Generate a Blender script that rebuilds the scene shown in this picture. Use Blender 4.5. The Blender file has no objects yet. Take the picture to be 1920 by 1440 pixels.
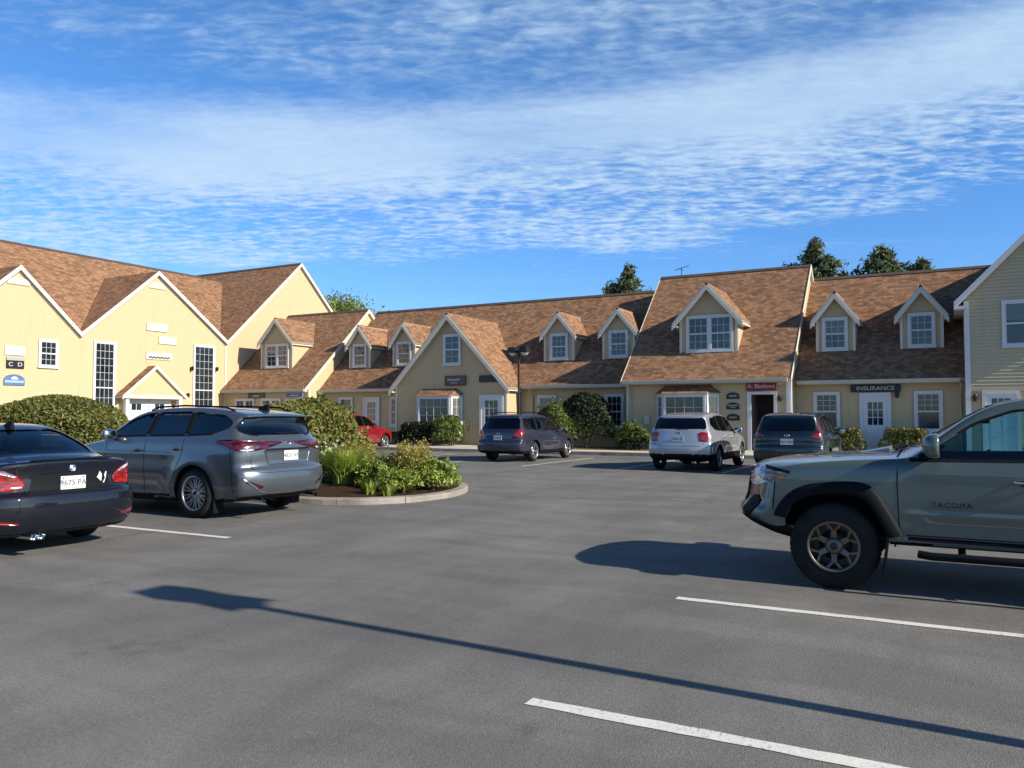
import bpy, bmesh, math, random
import numpy as np
from mathutils import Vector, Matrix, geometry
from mathutils.bvhtree import BVHTree
R = math.radians
random.seed(7); rng = np.random.default_rng(7)
sc = bpy.context.scene

# ---------------------------------------------------------------- camera
cam_d = bpy.data.cameras.new('camera'); cam = bpy.data.objects.new('camera', cam_d)
sc.collection.objects.link(cam); sc.camera = cam
cam.location = (0, 0, 1.57)
cam.rotation_euler = (R(90) + math.atan(60 / 1520), 0, R(28.5))
cam_d.sensor_fit = 'HORIZONTAL'; cam_d.sensor_width = 36; cam_d.lens = 36 * 1520 / 1920
cam_d.clip_start = .05; cam_d.clip_end = 5000

# ---------------------------------------------------------------- light, sky, exposure
SUN_EL, SUN_AZ = R(28.0), R(-3.0)          # direction to the sun: +x, a touch towards -y
sun_dir = Vector((math.cos(SUN_EL) * math.cos(SUN_AZ), math.cos(SUN_EL) * math.sin(SUN_AZ), math.sin(SUN_EL)))
sd = bpy.data.lights.new('sun', 'SUN'); sd.energy = 4.7; sd.angle = R(.55); sd.color = (1.0, .905, .76)
so = bpy.data.objects.new('sun', sd); sc.collection.objects.link(so)
so.rotation_euler = sun_dir.to_track_quat('Z', 'Y').to_euler(); so.location = (30, -5, 30)
sc.view_settings.view_transform = 'Standard'; sc.view_settings.look = 'None'
sc.view_settings.exposure = 0.74; sc.view_settings.gamma = 1; sc.view_settings.use_curve_mapping = False

ALB = 1.0                                  # base-colour scale for surfaces, set after the sky is built
class NT:                                  # small node helper
    def __init__(s, tree): s.t = tree
    def n(s, typ, ins=None, **kw):
        nd = s.t.nodes.new(typ)
        for k, v in kw.items(): setattr(nd, k, v)
        for k, v in (ins or {}).items(): s.set(nd.inputs[k], v)
        return nd
    def set(s, sock, v):
        if isinstance(v, bpy.types.NodeSocket): s.t.links.new(v, sock)
        else: sock.default_value = v
    def m(s, op, a, b=0.0, c=0.0, clamp=False):
        nd = s.n('ShaderNodeMath', operation=op, use_clamp=clamp)
        for i, v in enumerate((a, b, c)): s.set(nd.inputs[i], v)
        return nd.outputs[0]
    def vm(s, op, a, b=(0, 0, 0)):
        nd = s.n('ShaderNodeVectorMath', operation=op); s.set(nd.inputs[0], a); s.set(nd.inputs[1], b)
        return nd.outputs[0]
    def noise(s, vec, scale, detail=4, rough=.5, dist=0.0):
        return s.n('ShaderNodeTexNoise', {'Vector': vec, 'Scale': scale, 'Detail': detail, 'Roughness': rough, 'Distortion': dist}).outputs['Fac']
    def ramp(s, fac, pts, interp='LINEAR'):
        nd = s.n('ShaderNodeValToRGB', {'Fac': fac}); cr = nd.color_ramp; cr.interpolation = interp
        while len(cr.elements) < len(pts): cr.elements.new(.5)
        for e, (p, c) in zip(cr.elements, pts):
            e.position = p; e.color = (c, c, c, 1) if not hasattr(c, '__len__') else (*[q * ALB for q in c], 1)
        return nd.outputs['Color']
    def mix(s, fac, a, b, blend='MIX'):
        nd = s.n('ShaderNodeMix', data_type='RGBA', blend_type=blend)
        s.set(nd.inputs[0], fac)
        for i, v in ((6, a), (7, b)):
            s.set(nd.inputs[i], v if isinstance(v, bpy.types.NodeSocket) else (*[q * ALB for q in v], 1))
        return nd.outputs[2]

world = bpy.data.worlds.new('World'); sc.world = world; world.use_nodes = True
wt = world.node_tree; wt.nodes.clear(); W = NT(wt)
sky = W.n('ShaderNodeTexSky', sky_type='NISHITA', sun_disc=False, sun_elevation=SUN_EL,
          sun_rotation=R(90) - SUN_AZ, altitude=0, air_density=1.0, dust_density=.4, ozone_density=2.6)
gen = W.n('ShaderNodeTexCoord').outputs['Generated']
sep = W.n('ShaderNodeSeparateXYZ', {0: gen})
sx, sy, sz = sep.outputs
# a cloud sheet overhead: the view direction meets a flat layer
zz = W.m('ADD', W.m('MAXIMUM', sz, 0.0), .06)
px = W.m('DIVIDE', sx, zz); py = W.m('DIVIDE', sy, zz)
pv = W.n('ShaderNodeCombineXYZ', {0: px, 1: py, 2: 0.0}).outputs[0]
rot = W.n('ShaderNodeVectorRotate', {'Vector': pv, 'Angle': R(-24)}, rotation_type='Z_AXIS').outputs[0]
strk = W.vm('MULTIPLY', rot, (.45, .95, 1))
big = W.noise(strk, .8, 3, .5, .5)
mid = W.noise(strk, 2.3, 5, .55, .5)
rip = W.noise(W.vm('MULTIPLY', rot, (.8, 1.5, 1)), 11.5, 4, .62, .5)
fine = W.noise(W.vm('MULTIPLY', rot, (.7, 1.3, 1)), 26, 2, .5)
# side-to-side lean of the cloud edge
side = W.m('ADD', W.m('MULTIPLY', sx, .88), W.m('MULTIPLY', sy, .48))       # to the right of the view
zl = W.m('SUBTRACT', sz, W.m('MULTIPLY', W.m('ADD', side, .0), .07))
zl = W.m('ADD', zl, W.m('MULTIPLY', W.m('SUBTRACT', mid, .5), .05))
cov = W.ramp(zl, [(0, .42), (.10, .36), (.150, .16), (.185, .10), (.205, .48), (.25, .50), (.31, .70), (.345, .66), (.385, .30), (.47, .36), (.62, .05), (1, 0)], 'EASE')
body = W.m('ADD', W.m('MULTIPLY', W.m('SUBTRACT', big, .5), 1.5), W.m('MULTIPLY', W.m('SUBTRACT', mid, .5), .65))
rw = W.ramp(zl, [(0, .1), (.17, .5), (.22, 1.9), (.27, 1.5), (.31, .15), (.36, .35), (.42, .85), (1, .7)])
body = W.m('ADD', body, W.m('MULTIPLY', W.m('MULTIPLY', W.m('SUBTRACT', rip, .5), 1.25), rw))
body = W.m('ADD', body, W.m('MULTIPLY', W.m('MULTIPLY', W.m('SUBTRACT', fine, .5), .6), rw))
cl = W.m('ADD', cov, W.m('MULTIPLY', body, .75))
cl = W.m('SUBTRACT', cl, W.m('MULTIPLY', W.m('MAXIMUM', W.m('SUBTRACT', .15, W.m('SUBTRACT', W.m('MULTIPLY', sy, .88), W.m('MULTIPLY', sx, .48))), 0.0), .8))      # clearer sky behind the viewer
cl = W.m('ADD', cl, W.m('MULTIPLY', W.m('MULTIPLY', side, W.m('MAXIMUM', W.m('SUBTRACT', W.m('MINIMUM', sz, W.m('SUBTRACT', .9, sz)), .2), 0.0)), .9))
cl = W.n('ShaderNodeMapRange', {'Value': cl, 'From Min': .16, 'From Max': .94, 'To Min': 0, 'To Max': .92}, interpolation_type='SMOOTHSTEP').outputs[0]
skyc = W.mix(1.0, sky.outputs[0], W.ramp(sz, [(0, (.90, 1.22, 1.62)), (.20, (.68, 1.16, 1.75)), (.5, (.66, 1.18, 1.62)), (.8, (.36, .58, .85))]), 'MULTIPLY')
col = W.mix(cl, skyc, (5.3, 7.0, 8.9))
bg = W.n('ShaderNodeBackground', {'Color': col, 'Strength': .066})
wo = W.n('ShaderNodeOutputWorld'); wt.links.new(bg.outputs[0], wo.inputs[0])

# ---------------------------------------------------------------- helpers
MATS = {}
ALB = .72
def mat(name, color, rough=.6, metal=0.0, spec=.5, coat=0.0, var=0.0, vscale=3.0, emit=None, build=None):
    if name in MATS: return MATS[name]
    m = bpy.data.materials.new(name); m.use_nodes = True; t = m.node_tree; N = NT(t)
    b = t.nodes['Principled BSDF']
    color = tuple(color) if build else tuple(q * ALB for q in color); b.inputs['Base Color'].default_value = (*color, 1); b.inputs['Roughness'].default_value = rough
    b.inputs['Metallic'].default_value = metal; b.inputs['Specular IOR Level'].default_value = spec
    b.inputs['Coat Weight'].default_value = coat; b.inputs['Coat Roughness'].default_value = .03
    if var:
        color = tuple(q / ALB for q in color)
        tc = N.n('ShaderNodeTexCoord').outputs['Object']
        f = N.noise(tc, vscale, 5, .6)
        lo = tuple(c * (1 - var) for c in color); hi = tuple(min(1, c * (1 + var)) for c in color)
        t.links.new(N.ramp(f, [(.3, lo), (.7, hi)]), b.inputs['Base Color'])
    if build: build(N, b)
    MATS[name] = m; return m

def bump(N, b, h, dist, strength=1.0):
    bp = N.n('ShaderNodeBump', {'Height': h, 'Distance': dist, 'Strength': strength})
    N.t.links.new(bp.outputs[0], b.inputs['Normal'])

class MB:
    def __init__(s): s.v = []; s.f = []; s.m = []; s.uv = {}; s.sm = []
    def face(s, pts, m=0, uv=None, smooth=False):
        i = len(s.v); s.v += [tuple(p) for p in pts]; s.f.append(tuple(range(i, i + len(pts)))); s.m.append(m); s.sm.append(smooth)
        if uv: s.uv[len(s.f) - 1] = uv
    def grid(s, rows, m=0, closeu=False, smooth=True):     # rows of points
        i = len(s.v); nc = len(rows[0])
        for r in rows: s.v += [tuple(p) for p in r]
        for a in range(len(rows) - 1):
            for b in range(nc if closeu else nc - 1):
                b2 = (b + 1) % nc
                s.f.append((i + a * nc + b, i + a * nc + b2, i + (a + 1) * nc + b2, i + (a + 1) * nc + b)); s.m.append(m); s.sm.append(smooth)
    def box(s, x0, x1, y0, y1, z0, z1, m=0):
        P = [(x0, y0, z0), (x1, y0, z0), (x1, y1, z0), (x0, y1, z0), (x0, y0, z1), (x1, y0, z1), (x1, y1, z1), (x0, y1, z1)]
        s.hexa(P, m)
    def hexa(s, P, m=0):
        i = len(s.v); s.v += [tuple(p) for p in P]
        for q in ((0, 3, 2, 1), (4, 5, 6, 7), (0, 1, 5, 4), (1, 2, 6, 5), (2, 3, 7, 6), (3, 0, 4, 7)):
            s.f.append(tuple(i + k for k in q)); s.m.append(m); s.sm.append(False)
    def tube(s, pts, rad, n=8, m=0, caps=True):
        pts = [Vector(p) for p in pts]; rad = rad if hasattr(rad, '__len__') else [rad] * len(pts)
        rows = []
        for k, p in enumerate(pts):
            d = (pts[min(k + 1, len(pts) - 1)] - pts[max(k - 1, 0)]).normalized()
            a = d.cross(Vector((0, 0, 1)) if abs(d.z) < .9 else Vector((1, 0, 0))).normalized(); b = d.cross(a)
            rows.append([p + (a * math.cos(t) + b * math.sin(t)) * rad[k] for t in [2 * math.pi * j / n for j in range(n)]])
        s.grid(rows, m, True)
        if caps: s.face(rows[0], m); s.face(list(reversed(rows[-1])), m)
    def lathe(s, prof, c=(0, 0, 0), axis='z', n=24, m=0):   # prof: (r, h)
        rows = []
        for r, h in prof:
            row = []
            for j in range(n):
                t = 2 * math.pi * j / n; a, b = r * math.cos(t), r * math.sin(t)
                row.append({'z': (c[0] + a, c[1] + b, c[2] + h), 'y': (c[0] + a, c[1] + h, c[2] + b), 'x': (c[0] + h, c[1] + a, c[2] + b)}[axis])
            rows.append(row)
        s.grid(rows, m, True)
    def mesh(s, name, mats, org=(0, 0, 0)):
        me = bpy.data.meshes.new(name)
        V = np.array(s.v, dtype=float).reshape(-1, 3) - np.array(org)
        me.from_pydata(V.tolist(), [], s.f)
        for m in mats: me.materials.append(m)
        me.polygons.foreach_set('material_index', s.m); me.polygons.foreach_set('use_smooth', s.sm)
        if s.uv:
            ul = me.uv_layers.new(name='UVMap').data
            for fi, uv in s.uv.items():
                ls = me.polygons[fi].loop_start
                for k, c in enumerate(uv): ul[ls + k].uv = c
        me.update(); return me

def tag(o, label=None, cat=None, group=None, kind=None):
    for k, v in (('label', label), ('category', cat), ('group', group), ('kind', kind)):
        if v: o[k] = v
    return o
def root(name, loc, label, cat, group=None, rz=0):
    o = bpy.data.objects.new(name, None); sc.collection.objects.link(o); o.location = loc
    o.rotation_euler = (0, 0, rz); o.empty_display_size = .2
    return tag(o, label, cat, group)
def top_of(o):
    while o.parent: o = o.parent
    return o
def obj(name, mb, mats, parent=None, world_coords=True):
    mats = mats if isinstance(mats, (list, tuple)) else [mats]
    org = tuple(top_of(parent).location) if (parent and world_coords) else (0, 0, 0)
    me = mb.mesh(name, mats, org) if isinstance(mb, MB) else mb
    o = bpy.data.objects.new(name, me); sc.collection.objects.link(o)
    if parent: o.parent = parent
    return o
def copy_tree(o, parent=None):
    c = o.copy(); sc.collection.objects.link(c); c.parent = parent
    for ch in o.children: copy_tree(ch, c)
    return c
def text_mesh(s, size, depth=.004, spacing=1.0):
    cu = bpy.data.curves.new('t', 'FONT'); cu.body = s; cu.size = size; cu.extrude = depth; cu.align_x = 'CENTER'; cu.align_y = 'CENTER'
    cu.space_character = spacing
    o = bpy.data.objects.new('t', cu); sc.collection.objects.link(o)
    dg = bpy.context.evaluated_depsgraph_get(); me = bpy.data.meshes.new_from_object(o.evaluated_get(dg))
    bpy.data.objects.remove(o); bpy.data.curves.remove(cu); return me
def lettering(name, s, size, M, m, parent, depth=.004, sx=1.0, spacing=1.0):
    me = text_mesh(s, size, depth, spacing); me.materials.clear(); me.materials.append(m)
    me.transform(Matrix.Translation(-Vector(top_of(parent).location)) @ M @ Matrix.Diagonal((sx, 1, 1, 1)))
    o = bpy.data.objects.new(name, me); sc.collection.objects.link(o); o.parent = parent; return o

# ---------------------------------------------------------------- materials
def _siding(N, b, col):
    tc = N.n('ShaderNodeTexCoord').outputs['Object']
    f = N.noise(tc, 1.3, 5, .6); g = N.noise(N.vm('MULTIPLY', tc, (.6, .6, 9)), 2.0, 3)
    c = N.mix(N.m('MULTIPLY', f, .35), col, tuple(x * .80 for x in col))
    c = N.mix(N.m('MULTIPLY', g, .25), c, tuple(min(1, x * 1.12) for x in col))
    sz_ = N.n('ShaderNodeSeparateXYZ', {0: N.n('ShaderNodeNewGeometry').outputs['Position']}).outputs[2]
    dirt = N.m('MULTIPLY', N.ramp(sz_, [(.1, .55), (.75, 0.0)]), N.noise(tc, 3.5, 5, .7))
    c = N.mix(dirt, c, (.20, .17, .11))
    stn = N.ramp(N.noise(N.vm('MULTIPLY', tc, (1, 1, .12)), 2.6, 4, .65), [(.56, 0.0), (.75, .30)])
    c = N.mix(stn, c, tuple(x * .62 for x in col))
    N.t.links.new(c, b.inputs['Base Color'])
SID = lambda name, col: mat(name, col, .62, spec=.3, build=lambda N, b: _siding(N, b, col))
M_yel = SID('yellow_clapboard', (.70, .54, .318))
M_tan = SID('tan_clapboard', (.66, .56, .37))
M_trim = mat('cream_trim', (.80, .74, .62), .5, var=.05)
M_white = mat('white_paint', (.80, .80, .80), .45, var=.04)
def _shingle(N, b):
    uv = N.n('ShaderNodeUVMap').outputs[0]
    br = N.n('ShaderNodeTexBrick', {'Vector': uv, 'Color1': (0, 0, 0, 1), 'Color2': (1, 1, 1, 1), 'Mortar': (.0, .0, .0, 1), 'Scale': 1.0,
             'Mortar Size': .006, 'Mortar Smooth': .3, 'Bias': 0.0, 'Brick Width': .24, 'Row Height': .14})
    br.offset = .37; br.offset_frequency = 2; br.squash = 1.0
    tab = br.outputs['Color']
    n1 = N.noise(N.vm('MULTIPLY', uv, (1, 1.8, 1)), 8.0, 5, .75); n2 = N.noise(uv, .55, 3, .6); n3 = N.noise(uv, 60, 2)
    n4 = N.noise(N.vm('MULTIPLY', uv, (1, 2.2, 1)), 2.3, 3, .7)
    f = N.m('ADD', N.m('MULTIPLY', tab, .34), N.m('MULTIPLY', n1, .50)); f = N.m('ADD', f, N.m('MULTIPLY', N.m('SUBTRACT', n4, .36), .2))
    f = N.m('ADD', f, N.m('MULTIPLY', N.m('SUBTRACT', n2, .5), .22))
    f = N.m('ADD', f, N.m('MULTIPLY', N.m('SUBTRACT', n3, .5), .4))
    c = N.ramp(f, [(.20, (.17, .095, .058)), (.44, (.33, .182, .104)), (.62, (.46, .255, .142)), (.88, (.60, .36, .21))])
    c = N.mix(br.outputs['Fac'], c, (.06, .04, .03))
    N.t.links.new(c, b.inputs['Base Color'])
    bump(N, b, N.m('ADD', N.m('MULTIPLY', N.m('SUBTRACT', 1.0, br.outputs['Fac']), .7), N.m('MULTIPLY', n3, .3)), .012, .8)
M_roof = mat('brown_asphalt_shingle', (.3, .17, .1), .9, spec=.15, build=_shingle)
M_ridge = mat('dark_ridge_cap', (.10, .07, .055), .9, var=.2)
M_gut = mat('cream_gutter', (.66, .60, .48), .45, var=.06)
def _glass(N, b):
    tc = N.n('ShaderNodeTexCoord').outputs['Object']
    f = N.noise(N.vm('MULTIPLY', tc, (1, 1, .6)), 2.2, 3, .6); rd = N.n('ShaderNodeObjectInfo').outputs['Random']
    c = N.ramp(f, [(.35, (.008, .012, .018)), (.62, (.03, .045, .055)), (.75, (.10, .13, .14))])
    z_ = N.n('ShaderNodeSeparateXYZ', {0: tc}).outputs[2]
    sl = N.m('GREATER_THAN', N.m('FRACT', N.m('MULTIPLY', z_, 22.0)), .22)                   # half drawn blinds behind some panes
    half = N.m('MULTIPLY', N.m('GREATER_THAN', rd, .62), N.m('GREATER_THAN', N.m('FRACT', N.m('MULTIPLY', z_, .27)), .38))
    c = N.mix(N.m('MULTIPLY', N.m('MULTIPLY', sl, half), .8), c, (.17, .17, .15))
    N.t.links.new(c, b.inputs['Base Color'])
M_pane = mat('window_glass', (.02, .03, .04), .06, spec=.9, build=_glass)
M_dark = mat('dark_interior', (.018, .017, .016), .7)
M_black = mat('black_metal', (.015, .015, .016), .4, spec=.5)
M_brass = mat('brass', (.45, .32, .12), .35, metal=.9)
M_conc = mat('concrete', (.72, .66, .54), .85, spec=.2, var=.18, vscale=2.5)

def _asphalt(N, b):
    tc = N.n('ShaderNodeTexCoord').outputs['Object']
    a = N.noise(tc, 190, 2, .6); c1 = N.noise(tc, 38, 4, .65); d = N.noise(tc, .32, 5, .62, .6); e = N.noise(N.vm('MULTIPLY', tc, (1, .35, 1)), 1.4, 5, .65, .3)
    v = N.n('ShaderNodeTexVoronoi', {'Vector': tc, 'Scale': 120.0}).outputs['Distance']
    f = N.m('ADD', N.m('MULTIPLY', a, .34), N.m('MULTIPLY', c1, .26))
    f = N.m('ADD', f, N.m('MULTIPLY', d, .26)); f = N.m('ADD', f, N.m('MULTIPLY', e, .22))
    c = N.ramp(f, [(.34, (.080, .078, .073)), (.52, (.195, .189, .176)), (.70, (.36, .345, .32))])
    # pale stone chips and a few dried spills
    st = N.ramp(N.n('ShaderNodeTexVoronoi', {'Vector': tc, 'Scale': 55.0}).outputs['Distance'], [(.05, 1.0), (.12, 0.0)])
    gate = N.ramp(N.noise(tc, 21, 1), [(.60, 0.0), (.66, 1.0)])
    c = N.mix(N.m('MULTIPLY', N.m('MULTIPLY', st, gate), .8), c, (.30, .28, .25))
    sp = N.ramp(N.noise(tc, 1.05, 6, .72, .2), [(.66, 0.0), (.78, .4)])
    c = N.mix(sp, c, (.36, .35, .33))
    oil = N.m('MULTIPLY', N.ramp(N.noise(tc, .9, 3, .5, .4), [(.62, 0.0), (.72, 1.0)]), N.ramp(N.noise(tc, 5.5, 4, .7), [(.45, 0.0), (.62, .55)]))
    c = N.mix(oil, c, (.065, .063, .06))
    wv = N.noise(N.vm('ADD', N.vm('MULTIPLY', tc, (.10, .55, 1)), N.n('ShaderNodeCombineXYZ', {0: 0.0, 1: N.m('MULTIPLY', N.noise(tc, .25, 2), 1.2), 2: 0.0}).outputs[0]), 2.4, 4, .6)
    c = N.mix(N.m('MULTIPLY', N.ramp(wv, [(.42, 1.0), (.56, 0.0)]), .30), c, (.11, .108, .104))
    hair = N.n('ShaderNodeTexVoronoi', {'Vector': N.vm('ADD', tc, N.vm('MULTIPLY', N.n('ShaderNodeTexNoise', {'Vector': tc, 'Scale': 1.6, 'Detail': 5.0}).outputs['Color'], (.9, .9, 0))), 'Scale': .16}, feature='DISTANCE_TO_EDGE').outputs['Distance']
    c = N.mix(N.m('MULTIPLY', N.ramp(hair, [(.0006, 1.0), (.0018, 0.0)]), N.ramp(N.noise(tc, .4, 2), [(.56, 0.0), (.64, .35)])), c, (.05, .05, .05))
    N.t.links.new(c, b.inputs['Base Color'])
    bump(N, b, N.m('ADD', N.m('MULTIPLY', v, .5), N.m('MULTIPLY', a, .6)), .006, .75)
M_asph = mat('worn_asphalt', (.06, .06, .06), .88, spec=.25, build=_asphalt)
def _paint(N, b):
    tc = N.n('ShaderNodeTexCoord').outputs['Object']
    f = N.noise(tc, 45, 4, .7); g = N.noise(tc, 3, 3, .6)
    w = N.m('ADD', N.m('MULTIPLY', f, .7), N.m('MULTIPLY', g, .3))
    N.t.links.new(N.ramp(w, [(.36, (.22, .21, .20)), (.44, (.80, .78, .71)), (.7, (1.0, .98, .89))]), b.inputs['Base Color'])
M_line = mat('road_paint', (.75, .72, .64), .8, spec=.2, build=_paint)
def _mulch(N, b):
    tc = N.n('ShaderNodeTexCoord').outputs['Object']
    f = N.noise(tc, 28, 5, .7); N.t.links.new(N.ramp(f, [(.35, (.018, .012, .008)), (.55, (.075, .045, .026)), (.72, (.17, .11, .065))]), b.inputs['Base Color'])
    bump(N, b, f, .04, 1)
M_mulch = mat('bark_mulch', (.06, .04, .025), .95, spec=.1, build=_mulch)
def _grass(N, b):
    tc = N.n('ShaderNodeTexCoord').outputs['Object']
    f = N.noise(tc, 14, 5, .7); N.t.links.new(N.ramp(f, [(.35, (.12, .10, .035)), (.55, (.32, .26, .11)), (.72, (.50, .42, .22))]), b.inputs['Base Color'])
    bump(N, b, f, .04, 1)
M_grass = mat('dry_grass', (.2, .17, .07), .95, spec=.1, build=_grass)
def _granite(N, b):
    tc = N.n('ShaderNodeTexCoord').outputs['Object']
    f = N.noise(tc, 60, 4, .7); g = N.noise(tc, 2.2, 4)
    w = N.m('ADD', N.m('MULTIPLY', f, .6), N.m('MULTIPLY', g, .4))
    N.t.links.new(N.ramp(w, [(.35, (.20, .18, .16)), (.55, (.40, .36, .31)), (.72, (.55, .51, .45))]), b.inputs['Base Color'])
    bump(N, b, f, .01, .6)
M_kerb = mat('granite_kerb', (.45, .4, .33), .85, spec=.2, build=_granite)

# ---------------------------------------------------------------- ground, kerbs, markings
g = MB()
g.face([(-1500, -1500, 0), (1500, -1500, 0), (1500, 1500, 0), (-1500, 1500, 0)])
tag(obj('parking_lot_asphalt', g, M_asph), kind='structure')
def lines(name, rects):
    mb = MB()
    for x0, x1, y0, y1 in rects:       # slightly ragged outline
        n = max(2, int(max(x1 - x0, y1 - y0) / .12)); A = []; B = []
        alongx = (x1 - x0) > (y1 - y0)
        for i in range(n + 1):
            t = i / n; j = random.uniform(-.006, .006); k = random.uniform(-.006, .006)
            if alongx: A.append((x0 + (x1 - x0) * t, y0 + j, .004)); B.append((x0 + (x1 - x0) * t, y1 + k, .004))
            else: A.append((x1 + j, y0 + (y1 - y0) * t, .004)); B.append((x0 + k, y0 + (y1 - y0) * t, .004))
        for i in range(n): mb.face([A[i], A[i + 1], B[i + 1], B[i]])
    return tag(obj(name, mb, M_line), kind='structure')
lines('parking_line_marking', [(-2.08, 3.4, 3.97, 4.08)])
lines('parking_line_marking', [(-2.12, 3.4, 6.83, 6.93)])
lines('parking_line_marking', [(-14.0, -8.22, 7.44, 7.55)])
for xx in (-11.87, -8.7, -5.6, -2.5, -15.0, -18.1): lines('parking_line_marking', [(xx - .05, xx + .05, 22.5, 28.3)])

# walkway slab, grass bed behind it, kerb stones
KY = 30.2
mb = MB(); mb.box(-60, 20, KY + .16, KY + 1.7, -.2, .13); mb.box(-26.5, -18.0, KY + 1.7, 34.45, -.2, .128)
for a, b_ in ((-3.5, -2.0), (-7.7, -6.2), (-29.3, -27.6), (.7, 2.4)): mb.box(a, b_, KY + 1.7, 35.9 if a < -5 or a > -4 else 35.9, -.2, .127)
mb.box(-38.2, -36.4, 6, 34.3, -.2, .126)
tag(obj('walkway', mb, M_conc), kind='structure')
mb = MB()
for a, b_ in ((-60, -38.2), (-36.4, -29.3), (-27.6, -26.5), (-18.0, -7.7), (-6.2, -3.5), (-2.0, .7), (2.4, 20)): mb.box(a, b_, KY + 1.7, 36.0, -.2, .11)
tag(obj('grass_bed', mb, M_grass), kind='structure')
mb = MB(); x = -60.0
while x < 20:
    L_ = random.uniform(1.6, 2.4); mb.box(x + .006, x + L_ - .006, KY + random.uniform(-.006, .006), KY + .155, -.2, .135 + random.uniform(-.004, .004)); x += L_
tag(obj('kerb', mb, M_kerb), kind='structure')

# planted island with a rounded granite kerb
def island_path(off):
    P = [(-30, 10.95), (-20, 10.95), (-12, 10.95), (-10.9, 10.95), (-10.3, 10.98), (-9.6, 11.12), (-9.0, 11.5), (-8.65, 12.1), (-8.5, 12.9), (-8.58, 13.7), (-8.9, 14.5), (-9.4, 15.25), (-10.1, 15.8), (-11, 16.1), (-12, 16.2), (-20, 16.2), (-30, 16.2)]
    for _ in range(2):
        Q = [P[0]]
        for u, v in zip(P[:-1], P[1:]): Q += [(u[0] * .75 + v[0] * .25, u[1] * .75 + v[1] * .25), (u[0] * .25 + v[0] * .75, u[1] * .25 + v[1] * .75)]
        P = Q + [P[-1]]
    out = []
    for i, p in enumerate(P):
        a, b_ = P[max(i - 1, 0)], P[min(i + 1, len(P) - 1)]; d = math.hypot(b_[0] - a[0], b_[1] - a[1]); out.append((p[0] - (b_[1] - a[1]) / d * off, p[1] + (b_[0] - a[0]) / d * off))
    return out
PO, PI_ = island_path(0), island_path(.17)
def resample(P, d):
    out = [P[0]]; acc = 0.0
    for u, v in zip(P[:-1], P[1:]):
        L_ = math.hypot(v[0] - u[0], v[1] - u[1]); t = d - acc
        while t < L_: out.append((u[0] + (v[0] - u[0]) * t / L_, u[1] + (v[1] - u[1]) * t / L_)); t += d
        acc = L_ - (t - d)
    return out
mb = MB(); C0 = resample(island_path(.085), .24)
for i in range(1, len(C0) - 1):
    a, b_ = C0[i], C0[i + 1]
    def edge(i_):
        u, v = C0[max(i_ - 1, 0)], C0[min(i_ + 1, len(C0) - 1)]; d = math.hypot(v[0] - u[0], v[1] - u[1]); return (-(v[1] - u[1]) / d, (v[0] - u[0]) / d)
    na, nb = edge(i), edge(i + 1); g0 = .006 if i % 5 == 0 else 0; g1 = .006 if (i + 1) % 5 == 0 else 0
    tx, ty = (b_[0] - a[0]), (b_[1] - a[1]); L_ = math.hypot(tx, ty); tx /= L_; ty /= L_
    jz = random.Random(i // 5).uniform(-.006, .006); jn = random.Random(i // 5 + 99).uniform(-.006, .006)
    A = (a[0] + tx * g0, a[1] + ty * g0); B_ = (b_[0] - tx * g1, b_[1] - ty * g1); w_ = .085
    q = lambda p, n_, k_, z: (p[0] + n_[0] * (k_ + jn), p[1] + n_[1] * (k_ + jn), z)
    O0, O1, I0, I1 = q(A, na, -w_, -.1), q(B_, nb, -w_, -.1), q(A, na, w_, -.1), q(B_, nb, w_, -.1)
    up = lambda p, z: (p[0], p[1], z)
    oT0, oT1 = q(A, na, -w_ + .012, .105 + jz), q(B_, nb, -w_ + .012, .105 + jz); s0_, s1_ = up(O0, .09 + jz), up(O1, .09 + jz); iT0, iT1 = up(I0, .118 + jz), up(I1, .118 + jz)
    mb.face([O0, O1, s1_, s0_]); mb.face([s0_, s1_, oT1, oT0]); mb.face([oT0, oT1, iT1, iT0]); mb.face([iT0, iT1, I1, I0])
    if g0: mb.face([O0, s0_, oT0, iT0, I0])
    if g1: mb.face([O1, I1, iT1, oT1, s1_])
tag(obj('island_kerb', mb, M_kerb), kind='structure')
mb = MB()
ring = [(p[0], p[1]) for p in PI_]; cx_, cy_ = -13, 13.65
for i in range(len(ring) - 1):
    a, b_ = ring[i], ring[i + 1]
    for k in range(4):
        t0, t1 = k / 4, (k + 1) / 4
        f0 = lambda p, t: (p[0] + (max(min(p[0], -11.5), -30) - p[0]) * t, p[1] + (cy_ - p[1]) * t, .10 + .13 * math.sin(t * math.pi / 2))
        mb.face([f0(a, t0), f0(b_, t0), f0(b_, t1), f0(a, t1)], smooth=True)
tag(obj('mulch_bed', mb, M_mulch), kind='structure')

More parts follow.
